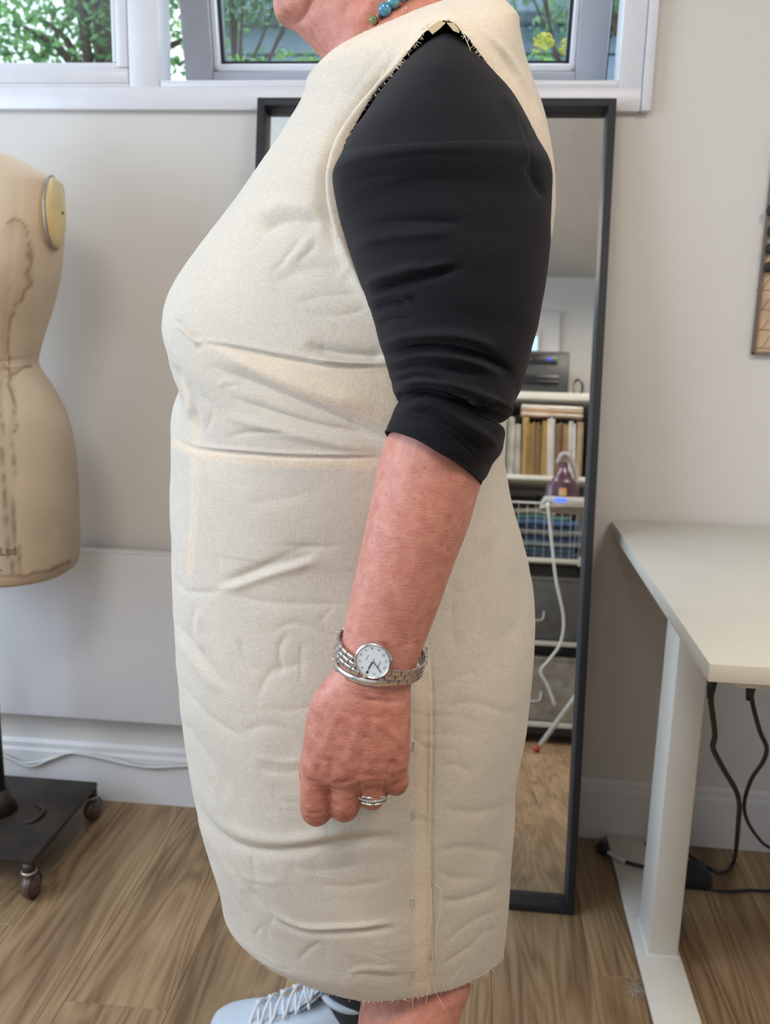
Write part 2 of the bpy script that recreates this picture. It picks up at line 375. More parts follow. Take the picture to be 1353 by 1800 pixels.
def fx(px, py=120, Y=YF): return at(px, py, Y)[0]
def fz_(py, px=600, Y=YF): return at(px, py, Y)[2]
# lining: white board under the frame and down the right side
zb = at(600, 194, YF)[2]; zf = at(600, 152, YF)[2]
xr = at(1129, 150, YF)[0]; xr2 = at(1147, 150, YF)[0]
bobj('window_frame_bottom', (OPX0, xr, YF, WALL+.03, zb, zf), M_upvc, w1, bev=.003)
bobj('window_lining', (xr+.0005, xr2, YF-.006, WALL+.03, zb, OPZ1), M_upvc, w1, bev=.003)
zo = at(600, 144, YF+.01)[2]                  # bottom of the openings
bobj('window_frame_right', (at(1090, 100, YF)[0], xr, YF+.002, WALL+.06, zf-.002, OPZ1), M_upvc, w1, bev=.003)
bobj('window_mullion', (at(224, 80, YF)[0], at(278, 80, YF)[0], YF+.002, WALL+.06, zf-.002, OPZ1), M_upvc, w1, bev=.003)
bobj('window_frame_left', (OPX0, OPX0+.06, YF+.002, WALL+.06, zf-.002, OPZ1), M_upvc, w1, bev=.003)
bobj('window_frame_top', (OPX0, xr, YF+.002, WALL+.06, OPZ1-.05, OPZ1), M_upvc, w1, bev=.003)
bm = bmesh.new(); box(bm, at(278, 80, YF)[0], at(1090, 100, YF)[0], YF+.004, WALL+.06, zf, zo+.002, bev=.002)
box(bm, OPX0+.06, at(224, 80, YF)[0], YF+.004, WALL+.06, zf, zo-.004, bev=.002); obj('window_rebate', bm, M_upvc, w1, angle=rad(30))
# left fixed light: sash profile and glass
sx1 = at(222, 80, YF)[0]; gx1 = at(190, 60, YF)[0]; gz = at(60, 106, YF)[2]
bm = bmesh.new()
box(bm, OPX0+.06, sx1, YF+.006, WALL+.05, zo-.004, gz-.012, bev=.004); box(bm, gx1+.012, sx1, YF+.006, WALL+.05, gz-.012, OPZ1-.05, bev=.004)
box(bm, OPX0+.06, OPX0+.10, YF+.006, WALL+.05, gz-.012, OPZ1-.05, bev=.004)
s1 = obj('fixed_sash', bm, M_upvc, w1, angle=rad(30))
bm = bmesh.new(); box(bm, OPX0+.10, gx1+.012, YF+.016, WALL+.04, gz-.013, gz, bev=.002); box(bm, gx1, gx1+.012, YF+.016, WALL+.04, gz, OPZ1-.05, bev=.002); obj('glazing_bead', bm, M_upvc, s1, angle=rad(30))
bm = bmesh.new(); box(bm, OPX0+.10, gx1, YF+.034, WALL+.03, gz-.001, gz+.003); box(bm, gx1-.004, gx1, YF+.034, WALL+.03, gz, OPZ1-.05); obj('gasket', bm, M_gasket, s1)
bobj('glass_pane', (OPX0+.08, gx1+.005, WALL+.020, WALL+.024, gz-.008, OPZ1-.05), M_glass, s1, bev=0)
# open top-hung sash: built closed around its hinge line, then swung outwards
hx0, hx1, hz1 = at(283, 60, YF)[0]+.006, at(1093, 60, YF)[0]-.010, OPZ1-.055
sz0 = zo+.004; ang = rad(13.5)
HM = Matrix.Translation((0, WALL+.01, hz1)) @ Matrix.Rotation(ang, 4, 'X') @ Matrix.Translation((0, -(WALL+.01), -hz1))
fw = .062
def sashbox(name, boxes, m, parent, bev=.003):
    bm = bmesh.new()
    for a in boxes: box(bm, *a, bev=bev)
    xf(bm, HM); return obj(name, bm, m, parent, angle=rad(30))
y0, y1 = WALL-.005, WALL+.055
s2 = sashbox('open_sash', [(hx0, hx0+fw, y0, y1, sz0, hz1), (hx1-fw, hx1, y0, y1, sz0, hz1), (hx0+fw, hx1-fw, y0, y1, sz0, sz0+.035), (hx0+fw, hx1-fw, y0, y1, hz1-.05, hz1)], M_upvcg, w1)
sashbox('glazing_bead', [(hx0+fw, hx0+fw+.012, y0+.012, y1, sz0+.035, hz1-.05), (hx1-fw-.012, hx1-fw, y0+.012, y1, sz0+.035, hz1-.05), (hx0+fw, hx1-fw, y0+.012, y1, sz0+.035, sz0+.05)], M_upvc, s2)
sashbox('gasket', [(hx0+fw+.012, hx0+fw+.02, y0+.030, y1-.01, sz0+.05, hz1-.05), (hx1-fw-.02, hx1-fw-.012, y0+.030, y1-.01, sz0+.05, hz1-.05), (hx0+fw+.012, hx1-fw-.012, y0+.030, y1-.01, sz0+.05, sz0+.056),
                   (hx1, hx1+.006, y0+.03, y1, sz0, hz1), (hx0-.006, hx0, y0+.03, y1, sz0, hz1)], M_gasket, s2, bev=0)
sashbox('glass_pane', [(hx0+fw+.005, hx1-fw-.005, y0+.034, y0+.038, sz0+.04, hz1-.045)], M_glass, s2, bev=0)

# ------------------------------------------------------------------ outside: hedge, trees, clad shed
def leaf_mat(name, c1, c2):
    m = mat(name, c1, .55, var=.5, vscale=3.5, col2=c2); nt, b = nodes(m)
    b.inputs['Transmission Weight'].default_value = 0; b.inputs['Subsurface Weight'].default_value = 0
    return m
LM = [leaf_mat('leaf_bright', (.34, .62, .14), (.12, .32, .07)), leaf_mat('leaf_dark', (.20, .42, .13), (.06, .17, .06)), leaf_mat('leaf_blue_green', (.30, .52, .30), (.12, .28, .16))]
M_bark = mat('bark', (.09, .065, .045), .9, var=.6, vscale=30, bump=1, bscale=60)
def foliage(name, label, cx, cy, cz, rx, ry, rz, n, ls, m, trunk=True, seed=1):
    tw = 1.0 if 'tree' in name else .3
    r = np.random.RandomState(seed)
    root = empty(name, (cx, cy, -.3), label, 'tree' if 'tree' in name else 'bush')
    d = r.normal(size=(n, 3)); d /= np.linalg.norm(d, axis=1, keepdims=True)
    rad_ = (r.rand(n)**.45)[:, None]
    nc = 26; cc = r.normal(size=(nc, 3)); cc /= np.linalg.norm(cc, axis=1, keepdims=True); cc *= r.rand(nc, 1)**.5*.85
    k = r.randint(nc, size=n); P = cc[k]+d*rad_*.36
    P = P*np.array([rx, ry, rz])+np.array([cx, cy, cz])
    a = r.normal(size=(n, 3)); a /= np.linalg.norm(a, axis=1, keepdims=True); b = np.cross(a, r.normal(size=(n, 3))); b /= np.linalg.norm(b, axis=1, keepdims=True)
    L = ls*(.6+.8*r.rand(n, 1)); c = np.cross(a, b)
    V = np.stack([P-a*L, P-a*L*.1+b*L*.42+c*L*.1, P+a*L, P-a*L*.1-b*L*.42+c*L*.1], 1).reshape(-1, 3)
    F = np.arange(n*4).reshape(-1, 4); me = mesh_np('leaves', V, F, smooth=False)
    o = link('leaves', me, root, m); o['kind'] = 'stuff'
    bm = bmesh.new(); wire(bm, [(cx, cy, -.3), (cx+.05, cy, cz*.5), (cx, cy, cz)], [.09*tw, .07*tw, .03*tw], n=10, m=8)
    for j in range(9):
        e = cc[j]*np.array([rx, ry, rz])+np.array([cx, cy, cz]); wire(bm, [(cx, cy, cz*.55+.1*j), (np.array([cx, cy, cz*.8])+e)/2, e], [.03*tw, .02*tw, .008*tw], n=6, m=6)
    obj('trunk', bm, M_bark, root)
struct('ground_outside', B(-14, 14, WALL+.14, 22, -.36, -.30), mat('lawn', (.08, .13, .04), .95, var=.6, vscale=5, bump=1, bscale=30))
foliage('leafy_tree', 'bright green broadleaf tree seen through the left fixed window', -3.05, 5.6, 3.0, 1.5, .7, 1.25, 7500, .026, LM[0], seed=2)
foliage('leafy_tree', 'darker green tree behind the left window beside the white mullion', -1.75, 4.3, 2.75, .75, .45, .95, 5000, .022, LM[1], seed=3)
foliage('garden_bush', 'blue-green bush seen through the open pane left of the chin', -.95, 3.5, 2.36, .60, .25, .22, 3600, .016, LM[2], seed=4)
foliage('garden_bush', 'vivid green low bush outside behind the chin and neck', -.30, 2.9, 1.80, .7, .25, .20, 4600, .015, LM[0], seed=5)
foliage('leafy_tree', 'tall dark tree rising behind the clad shed', -.9, 10.5, 5.6, 2.4, 1.2, 1.9, 7000, .045, LM[1], seed=6)
foliage('garden_bush', 'loose green shrub outside behind the shoulder', .38, 4.4, 2.72, .5, .3, .34, 4200, .018, LM[2], seed=7)
foliage('leafy_tree', 'pale green tree above the yellow flowers', .95, 5.8, 3.35, .8, .5, .55, 3500, .026, LM[0], seed=8)
sh = empty('garden_shed', (0, 7, -.3), 'slate blue horizontally clad garden shed glimpsed between the bushes', 'shed')
M_clad = mat('slate_cladding', (.26, .34, .46), .6, var=.3, vscale=4, bump=.3, bscale=20); M_clad2 = mat('pale_cladding', (.55, .68, .85), .5, var=.3, vscale=4)
bobj('wall', (-1.9, 2.9, 6.9, 8.2, -.3, 3.2), M_clad, sh)
for k in range(16):
    bm = B(-2.4, 2.4, -.012, .012, -.09, .09, bev=.006, seg=1); xf(bm, Matrix.Translation((.5, 6.86, 0)) @ Matrix.Translation((0, 0, .45+k*.19-.2)) @ Matrix.Rotation(rad(-5), 4, 'X'))
    obj('board', bm, M_clad2 if k % 3 == 1 else M_clad, sh, smooth=False)
obj('roof', B(-2.1, 3.1, 6.6, 8.4, 3.2, 3.3, bev=.01), M_clad, sh)
# yellow umbels
fe = empty('yellow_umbel_flower', at(985, 95, 3.6)-np.array([0, 0, 1.6]), 'yellow flowering umbel plant outside the open window on the right', 'plant')
c0 = at(985, 100, 3.6); bm = bmesh.new(); wire(bm, [c0-[0, 0, 2.6], c0-[.03, 0, 1.2], c0-[0, 0, .10]], .007, m=12); stems = bm
fb = bmesh.new(); r = np.random.RandomState(5)
for k in range(9):
    h = c0+np.array([r.uniform(-.085, .085), r.uniform(-.05, .05), r.uniform(-.03, .06)]); wire(stems, [c0-[0, 0, .10], (c0-[0, 0, .1]+h)/2+[0, 0, -.01], h], .002, n=5, m=5)
    for q in range(26):
        u = r.normal(size=3); u /= np.linalg.norm(u); bmesh.ops.create_icosphere(fb, subdivisions=1, radius=.005, matrix=Matrix.Translation(Vector(h+u*np.array([.026, .026, .014]))))
obj('stem', stems, LM[0], fe); o = obj('florets', fb, mat('umbel_yellow', (.72, .66, .12), .7, var=.3, vscale=60), fe); o['kind'] = 'stuff'

# ------------------------------------------------------------------ panel heater and its cable
hl, hr = LEFT+.25, -.42
ht = at(127, 969, WALL-.06)[2]; hb = at(160, 1266, WALL-.06)[2]
he = empty('panel_heater', (hl, WALL, hb), 'white flat wall-mounted panel heater behind the dress form', 'heater')
bobj('panel', (hl, hr, WALL-.062, WALL-.018, hb, ht), M_heater, he, bev=.008)
obj('mounting_bracket', B(hl+.3, hl+.36, WALL-.02, WALL+.001, hb+.1, ht-.1, bev=.001), M_steel, he)
obj('mounting_bracket', B(hr-.36, hr-.30, WALL-.02, WALL+.001, hb+.1, ht-.1, bev=.001), M_steel, he)
obj('top_grille', B(hl+.02, hr-.02, WALL-.058, WALL-.022, ht-.001, ht+.002, bev=.0005), M_heater, he)
bm = bmesh.new(); wy = WALL-.026
pts = [at(px, py, wy) for px, py in ((-250, 1300), (-80, 1305), (0, 1325), (45, 1341), (85, 1334), (118, 1325), (160, 1325), (215, 1338), (262, 1350), (320, 1346), (400, 1340), (470, 1350))]
wire(bm, pts, .0032, n=8, m=90)
wire(bm, [p+np.array([.01, -.004, .006*math.sin(i*1.7)]) for i, p in enumerate(pts)], .0028, n=8, m=90)
tag(obj('electric_cable', bm, M_wcable), 'white twin cable drooping along the skirting board under the heater', 'cable')

# ------------------------------------------------------------------ desk
dx = .3035; dy0 = 1.075; dz = .748
ds = empty('standing_desk', (dx+.5, 1.5, 0), 'white height-adjustable desk with a thick top against the wall', 'desk')
bobj('desktop', (dx, RIGHT-.25, dy0, WALL-.012, dz-.024, dz), M_desk, ds, bev=.0015)
# column: front-left-bottom edge etc. from the floor upwards
f0 = atz(1063, 1458, .012); f1 = atz(1149, 1800, .012); f2 = atz(1125, 1461, .012); f3 = atz(1235, 1800, .012)
fx0, fx1 = (f0[0]+f1[0])/2, (f2[0]+f3[0])/2; fyb = f0[1]
def desk_leg(xo):
    bm = bmesh.new(); box(bm, fx0+xo, fx1+xo, 1.13, min(fyb, 1.90), .004, .014, bev=.004)
    ft = obj('foot', bm, M_deskleg, ds, angle=rad(30))
    c = atz(1139, 1679, .014); c2 = atz(1190, 1681, .014); cl = atz(1124, 1618, .014)
    y0c = c[1]; depth = max(.05, cl[1]-c[1]+.0)
    x0c, x1c = c[0], c2[0]
    obj('leg', B(x0c+xo, x1c+xo, y0c, y0c+depth, .014, dz-.06, bev=.003), M_deskleg, ds, angle=rad(30))
    obj('leg_flange', B(x0c+xo-.002, x1c+xo+.002, y0c-.001, y0c+depth+.006, .0135, .0165, bev=.001), M_white, ds, angle=rad(30))
    obj('top_bracket', B(x0c+xo-.005, x1c+xo+.005, 1.15, WALL-.08, dz-.06, dz-.0245, bev=.003), M_deskleg, ds, angle=rad(30))
    return x0c, x1c, y0c, depth
lx0, lx1, ly, ldp = desk_leg(0); desk_leg(1.15)
obj('crossbar', B(lx1-.002, lx0+1.15, ly+.01, ly+.05, dz-.10, dz-.062, bev=.003), M_deskleg, ds, angle=rad(30))
for k in range(4): bm = bmesh.new(); cyl(bm, (fx0+.02+(k % 2)*(fx1-fx0-.04), 1.16+(k//2)*.66, 0), (fx0+.02+(k % 2)*(fx1-fx0-.04), 1.16+(k//2)*.66, .005), .012); obj('foot_pad', bm, M_cable, ds)
bobj('socket_box', (at(1300, 1203, 1.22)[0], at(1300, 1203, 1.22)[0]+.25, 1.16, 1.26, dz-.058, dz-.025), M_white, ds, bev=.008)
# black cables under the desk
def cable(name, label, pts, r, m=70, mt=M_cable, grp=None, plug=None):
    t = empty(name, pts[0], label, 'cable'); bm = bmesh.new(); wire(bm, pts, r, n=10, m=m); obj('cord', bm, mt, t)
    if plug: bm = bmesh.new(); cyl(bm, pts[0]+np.array([0, 0, .004]), pts[0]-np.array([0, 0, .026]), .0085, .0045, n=14); obj('plug', bm, mt, t)
    return t
Yc1 = 1.33
cable('power_cable', 'black power cable hanging from the desk front to the power brick', [at(px, py, Y) for px, py, Y in ((1251, 1196, 1.22), (1249, 1230, 1.24), (1256, 1290, 1.28), (1253, 1315, 1.3), (1270, 1350, 1.33), (1297, 1400, 1.40), (1297, 1450, 1.48))]+[atz(px, py, .02) for px, py in ((1290, 1512), (1272, 1534), (1245, 1526), (1214, 1506), (1196, 1490))], .0042, plug=True)
cable('power_cable', 'thinner black cable looping down at the right edge under the desk', [at(px, py, Y) for px, py, Y in ((1320, 1200, 1.22), (1322, 1235, 1.24), (1335, 1285, 1.28), (1347, 1315, 1.30), (1340, 1340, 1.33), (1320, 1370, 1.4), (1308, 1410, 1.5), (1312, 1440, 1.6))]+[at(1330, 1470, 1.72), at(1353, 1490, 1.80), at(1400, 1500, 1.86)], .0034, plug=True)
pb = empty('power_brick', atz(1225, 1560, 0), 'black power brick on the floor behind the desk leg', 'power adapter')
q0 = atz(1205, 1562, .0); bm = B(q0[0]-.008, q0[0]+.052, q0[1]-.006, q0[1]+.06, .0, .032, bev=.006); obj('brick_body', bm, M_cable, pb, angle=rad(30))
bm = bmesh.new(); wire(bm, [(q0[0]+.05, q0[1]+.02, .016)]+[atz(px, py, .006) for px, py in ((1250, 1563), (1280, 1567), (1320, 1565), (1353, 1566), (1450, 1560))], [.0065, .0035, .0032, .0032, .0032, .0032], n=10, m=50); obj('cord', bm, M_cable, pb)
t = empty('extension_lead', atz(1060, 1490, .02), 'black lead with a pale cable tie crossing the desk foot', 'cable')
bm = bmesh.new(); wire(bm, [atz(px, py, z) for px, py, z in ((1058, 1488, .012), (1066, 1496, .020), (1085, 1508, .021), (1105, 1517, .021), (1130, 1523, .021), (1150, 1524, .020), (1180, 1520, .018))], .0042, n=10, m=40); obj('cord', bm, M_cable, t)
bm = bmesh.new(); a = atz(1058, 1490, .012); ball(bm, a, .014, (1, 1.3, .8)); obj('plug', bm, M_cable, t)
bm = bmesh.new(); wire(bm, [atz(px, py, .0215) for px, py in ((1069, 1498), (1085, 1508), (1099, 1515))], .0047, n=10, m=12); obj('cable_tie', bm, M_wcable, t)
# fluff on the floor
bm = bmesh.new(); c = atz(1118, 1742, .004); r = np.random.RandomState(3)
for k in range(34):
    a = c+r.normal(size=3)*[.011, .010, .002]; a[2] = abs(a[2]-.0)+.001; wire(bm, [a, a+r.normal(size=3)*[.008, .008, .001], a+r.normal(size=3)*[.012, .012, .001]], .00022, n=4, m=8)
tag(obj('dust_fluff', bm, mat('dust', (.42, .40, .40), .9)), 'small tuft of grey dust fluff on the floor left of the desk foot', 'dust', kind='stuff')

# ------------------------------------------------------------------ wooden board at the right edge
bx0 = at(1322, 622, WALL-.012)[0]; bz0 = at(1322, 623, WALL-.012)[2]; bz1 = at(1353, 290, WALL)[2]+.05
wb = empty('wooden_board', (bx0, WALL, bz0), 'pale wooden board with black knobs hanging at the right edge of the wall', 'board')
M_ply = mat('pale_wood', (.52, .36, .23), .6, var=.3, vscale=5, stretch=(1, 1, 8)); M_plye = mat('wood_edge', (.16, .11, .08), .6)
bobj('board_panel', (bx0+.005, bx0+.42, WALL-.012, WALL-.0005, bz0+.005, bz1), M_ply, wb, bev=.001)
bm = bmesh.new(); box(bm, bx0, bx0+.005, WALL-.016, WALL-.0005, bz0, bz1+.005, bev=.001); box(bm, bx0, bx0+.425, WALL-.016, WALL-.0005, bz0, bz0+.005, bev=.001); obj('board_edge', bm, M_plye, wb)
for px, py in ((1352, 437), (1350, 470), (1356, 405), (1354, 370)):
    p = at(px, py, WALL-.02); bm = bmesh.new(); ball(bm, (p[0]+.002, WALL-.022, p[2]), .011, (1, .9, 1)); obj('knob', bm, M_black, wb)
bm = bmesh.new()
for k, py in enumerate((510, 545, 580, 612)):
    a = at(1327, py, WALL-.012); wire(bm, [a, a+[.010, 0, .0], a+[.016, 0, .006], a+[.024, 0, .022]], .0008, n=5, m=8); wire(bm, [a+[.010, 0, 0], a+[.05, 0, .001]], .0008, n=5)
obj('engraved_branches', bm, M_plye, wb)

# ------------------------------------------------------------------ leaning mirror
ma = math.atan((1.868-1.611)/1.575)
MM = Matrix.Translation((0, 1.611, 0)) @ Matrix.Rotation(-ma, 4, 'X')
mx0 = at(452, 172, 1.868)[0]; mx1 = .2455; mh = 1.60; fd = .040; fwid = .015
mi = empty('floor_mirror', ((mx0+mx1)/2, 1.63, 0), 'tall black-framed mirror leaning against the wall behind the person', 'mirror')
def mb(name, boxes, m, bev=.0012):
    bm = bmesh.new()
    for a in boxes: box(bm, *a, bev=bev)
    xf(bm, MM); return obj(name, bm, m, mi, angle=rad(30))
mb('frame_side', [(mx0, mx0+fwid, 0, fd, 0, mh)], M_black); mb('frame_side', [(mx1-fwid, mx1, 0, fd, 0, mh)], M_black)
mb('frame_bottom', [(mx0+fwid, mx1-fwid, 0, fd, 0, fwid)], M_black); mb('frame_top', [(mx0+fwid, mx1-fwid, 0, fd, mh-fwid, mh)], M_black)
mb('backing', [(mx0+.003, mx1-.003, fd-.004, fd+.002, .003, mh-.003)], M_black, bev=0)
mb('mirror_glass', [(mx0+fwid, mx1-fwid, fd-.009, fd-.005, fwid, mh-fwid)], M_mirror, bev=0)
MNn = np.array([0, -cos(ma), sin(ma)]); MP0 = np.array([0, 1.611, 0])-MNn*(fd-.009)
def viam(px, py, Y=None, Z=None):
    d = ray(px, py); t = ((MP0-CAM)@MNn)/(d@MNn); P = CAM+d*t; e = d-2*(d@MNn)*MNn
    s = (Y-P[1])/e[1] if Y is not None else (Z-P[2])/e[2]
    return P+e*s

# ------------------------------------------------------------------ what the mirror shows: shelves on the wall behind the camera
M_shelf = mat('shelf_foil', (.62, .60, .52), .45, var=.03)
SY = -.78; sx0 = .135; sx1 = 1.02; lv = [.10, .48, .875, 1.275, 1.69]
su = empty('shelf_unit', (.6, BACK+.18, 0), 'white open shelf unit against the wall behind the camera, seen in the mirror', 'shelf')
for xx in (sx0, .575, sx1-.03): bobj('upright', (xx, xx+.028, BACK+.002, SY, 0, lv[-1]-.03), M_shelf, su)
for k, z in enumerate(lv): 
    th = .036 if k == 4 else .022
    if k == 4: bobj('shelf_board', (sx0, sx1, BACK+.002, SY+.002, z-th, z), M_shelf, su)
    else:
        bobj('shelf_board', (sx0+.028, .575, BACK+.002, SY, z-th, z), M_shelf, su); bobj('shelf_board', (.603, sx1-.03, BACK+.002, SY, z-th, z), M_shelf, su)
# row of pattern envelopes on the upper shelf
cols = [(.55, .53, .48), (.45, .42, .38), (.48, .32, .12), (.32, .19, .06), (.22, .13, .05), (.42, .27, .10), (.60, .57, .52), (.20, .12, .06), (.36, .24, .12), (.62, .60, .56), (.40, .28, .16)]
xx = sx0+.036
names = ['clear plastic sleeve', 'frosted plastic folder', 'tan paper envelope', 'brown envelope', 'dark brown envelope', 'ochre envelope', 'white paper packet', 'deep brown folder', 'mid brown packet', 'white envelope', 'buff packet at the row end']
for k, c in enumerate(cols):
    wdt = .034 if k in (0, 1, 6, 9) else .030; r = random.Random(k)
    bm = bmesh.new(); hgt = .285+r.uniform(-.03, .02)
    for q in range(3):
        box(bm, xx+q*wdt/3+.001, xx+(q+1)*wdt/3-.001, SY-.24, SY-.012-r.uniform(0, .012), 0, hgt-r.uniform(0, .014), bev=.002, seg=1)
    xf(bm, Matrix.Translation((0, 0, lv[3]+.001)) @ Matrix.Translation((xx, 0, 0)) @ Matrix.Rotation(rad((0, -1.2, .5, -.3, .2, .5, -.8, 0, .3, -.5, .6)[k]), 4, 'Y') @ Matrix.Translation((-xx, 0, 0)))
    tag(obj('pattern_envelope', bm, mat('envelope_paper', c, .6, var=.4, vscale=18, bump=.5, bscale=30), smooth=False), names[k]+' standing in the filled upper shelf in the mirror', 'envelope', 'envelopes on the upper shelf')
    xx += wdt+.002
for k, (z, c) in enumerate(((.296, (.55, .45, .35)), (.316, (.42, .26, .14)), (.333, (.66, .62, .55)))):
    bm = B(sx0+.10, sx0+.40, SY-.23, SY-.01, 0, .018, bev=.006); bmesh.ops.subdivide_edges(bm, edges=bm.edges, cuts=2)
    for v in bm.verts: v.co.z += .005*math.sin(v.co.x*30)*(1 if v.co.z > .005 else .6)
    xf(bm, Matrix.Translation((0, 0, lv[3]+z)))
    tag(obj('plastic_packet', bm, mat('packet_%d' % k, c, .3, var=.5, vscale=15)), ['buff packet lying lowest, flat on the envelopes in the mirror', 'brown packet in the middle of the flat pile', 'white packet on top of the flat pile'][k], 'packet')
# printer
px0 = viam(905, 640, Y=SY-.05)[0]-.10; px1 = viam(1000, 640, Y=SY-.05)[0]; pz = lv[4]
ptop = viam(990, 618, Y=SY-.03)[2]; M_prt = mat('printer_plastic', (.055, .055, .055), .4, var=.2); M_prtd = mat('printer_dark', (.012, .012, .014), .3)
pr = empty('printer', ((px0+px1)/2, SY-.2, pz), 'black desktop printer on top of the shelf unit in the mirror', 'printer')
bobj('body', (px0, px1, SY-.33, SY-.03, pz+.006, ptop), M_prt, pr, bev=.008); bobj('paper_tray', (px0+.02, px1-.05, SY-.06, SY-.012, pz+.05, pz+.062), M_prtd, pr, bev=.002)
bobj('output_slot', (px0+.02, px1-.05, SY-.06, SY-.028, pz+.065, pz+.095), M_prtd, pr, bev=.002); bobj('control_panel', (px0+.02, px1-.06, SY-.06, SY-.026, ptop-.07, ptop-.02), M_prtd, pr, bev=.002)
for k in range(3): bm = bmesh.new(); cyl(bm, (px1-.10-.045*k, SY-.026, ptop-.044), (px1-.10-.045*k, SY-.022, ptop-.044), .009); obj('button', bm, [mat('blue_button', (.03, .05, .5), .3, emit=(.05, .1, 1, .6)), M_prt, M_prt][k], pr)
for sx in (px0+.03, px1-.04): bm = bmesh.new(); cyl(bm, (sx, SY-.1, pz), (sx, SY-.1, pz+.008), .01); obj('foot', bm, M_prtd, pr)
# glasses-like wire coil beside the printer
c = viam(1015, 655, Y=SY-.06); bm = bmesh.new()
for k in range(4):
    wire(bm, [(c[0]+.02*cos(a)*(1+.1*k)+.003*k, SY-.05-.01*k, pz+.045+.04*sin(a)) for a in np.linspace(-pi/2, 1.5*pi, 30)], .0018, n=6)
tag(obj('wire_coil', bm, M_cable), 'loose black wire coil standing beside the printer', 'cable')
# white framed panel on the wall and small lit screen
a = viam(905, 690, Y=BACK+.03); p0 = viam(985, 548, Y=BACK+.02); 
wp = empty('wall_panel', (p0[0]-.2, BACK, p0[2]-.3), 'white framed access panel on the far wall above the printer', 'panel')
bobj('panel_frame', (p0[0]-.42, p0[0], BACK+.001, BACK+.02, p0[2]-.42, p0[2]), M_trim, wp, bev=.004); bobj('panel_door', (p0[0]-.38, p0[0]-.10, BACK+.02, BACK+.03, p0[2]-.38, p0[2]-.10), M_trim, wp, bev=.004)
s = viam(938, 605, Y=BACK+.04); sc = empty('small_screen', (s[0], BACK+.04, s[2]), 'small glowing pale blue screen on the white panel above the printer', 'screen')
bobj('bezel', (s[0]-.035, s[0]+.022, BACK+.0305, BACK+.045, s[2]-.04, s[2]+.045), M_white, sc, bev=.003); bobj('display', (s[0]-.03, s[0]+.018, BACK+.045, BACK+.046, s[2]-.034, s[2]+.04), mat('lit_screen', (.1, .15, .2), .3, emit=(.45, .72, 1, 1.6)), sc, bev=0)
# basket of folded cloth
M_wirew = mat('white_wire', (.62, .62, .58), .4)
bz = lv[2]+.002; bk = empty('wire_basket', (sx0+.22, SY-.15, bz), 'white wire-rimmed basket with folded clothes on the third shelf', 'basket')
bx0_, bx1_ = sx0+.035, .565; by0, by1 = SY-.32, SY-.03; bh = viam(930, 880, Y=by1)[2]-bz-.01
def rrect(z, ins=0):
    rr = .04; P = []
    for cx, cy, a0 in ((bx1_-rr-ins, by1-rr-ins, 0), (bx0_+rr+ins, by1-rr-ins, 90), (bx0_+rr+ins, by0+rr+ins, 180), (bx1_-rr-ins, by0+rr+ins, 270)):
        for k in range(5): P.append((cx+rr*cos(rad(a0+k*22.5)), cy+rr*sin(rad(a0+k*22.5)), z))
    return P+[P[0]]
bm = bmesh.new(); wire(bm, rrect(bz+bh), .005, n=8); obj('rim', bm, M_wirew, bk)
bm = bmesh.new()
for k in range(1, 3): wire(bm, rrect(bz+bh*k/4, .008), .0009, n=5)
for p, q in list(zip(rrect(bz+bh), rrect(bz+.003, .012)))[::2]: wire(bm, [p, q], .0009, n=5)
for k in range(9): x_ = bx0_+.03+k*(bx1_-bx0_-.06)/8; wire(bm, [(x_, by1, bz+bh), (x_, by1-.01, bz+.004), (x_, by0+.01, bz+.004)], .0009, n=5)
obj('wire_mesh', bm, M_wirew, bk)
ccol = [(.03, .05, .08), (.05, .09, .13), (.10, .13, .15), (.04, .08, .16), (.14, .15, .15), (.03, .06, .10), (.06, .12, .24), (.10, .22, .20), (.30, .30, .27)]
nm = ['black folded cloth at the bottom of the basket', 'dark slate folded cloth', 'grey folded cloth', 'blue folded jeans', 'charcoal folded cloth', 'navy folded cloth', 'bright blue folded cloth', 'teal green folded cloth', 'pale cloth on top of the basket pile']
for k in range(9):
    zz = bz+.006+k*(bh-.03)/9; bm = bmesh.new(); r = random.Random(k+20)
    wdx = r.uniform(.28, .36); x0_ = bx0_+.02+r.uniform(0, .06)
    box(bm, x0_, x0_+wdx*(1 if k < 7 else .8), by0+.03, by1-.03-r.uniform(0, .02), zz, zz+(bh-.03)/9-.001, bev=.009, seg=3); bmesh.ops.subdivide_edges(bm, edges=[e for e in bm.edges if e.calc_length() > .1], cuts=6)
    for v in bm.verts: v.co.z += .004*math.sin(v.co.x*25)
    tag(obj('folded_cloth', bm, mat('cloth_%d' % k, ccol[k], .9, var=.5, vscale=40, bump=.6, bscale=90)), nm[k]+' in the mirror', 'cloth', 'clothes in the basket')
# marbled bag on the bottom shelf and box on lower one
for (nme, z0, z1_, c1, c2, lab, cat) in (('storage_bag', lv[0], lv[0]+.30, (.36, .33, .27), (.20, .17, .14), 'mottled grey-brown storage bag on the bottom shelf in the mirror', 'bag'), ('storage_box', lv[1], lv[1]+.30, (.12, .115, .10), (.09, .085, .08), 'dark grey storage box on the second lowest shelf', 'box')):
    t = empty(nme, (sx0+.2, SY-.15, z0), lab, cat); m = mat(nme+'_fabric', c1, .7, var=.5, vscale=14, col2=c2, bump=.4, bscale=30)
    obj('body', B(sx0+.033, .57, BACK+.03, SY-.02, z0+.001, z1_, bev=.02, seg=3), m, t); obj('lid', B(sx0+.031, .572, BACK+.028, SY-.018, z1_-.02, z1_+.006, bev=.008), m, t)
    bm = bmesh.new(); wire(bm, [(.30, SY-.02, z0+.14), (.31, SY-.004, z0+.10), (.37, SY-.004, z0+.10), (.38, SY-.02, z0+.14)], .004, m=16); obj('handle', bm, M_wcable, t)
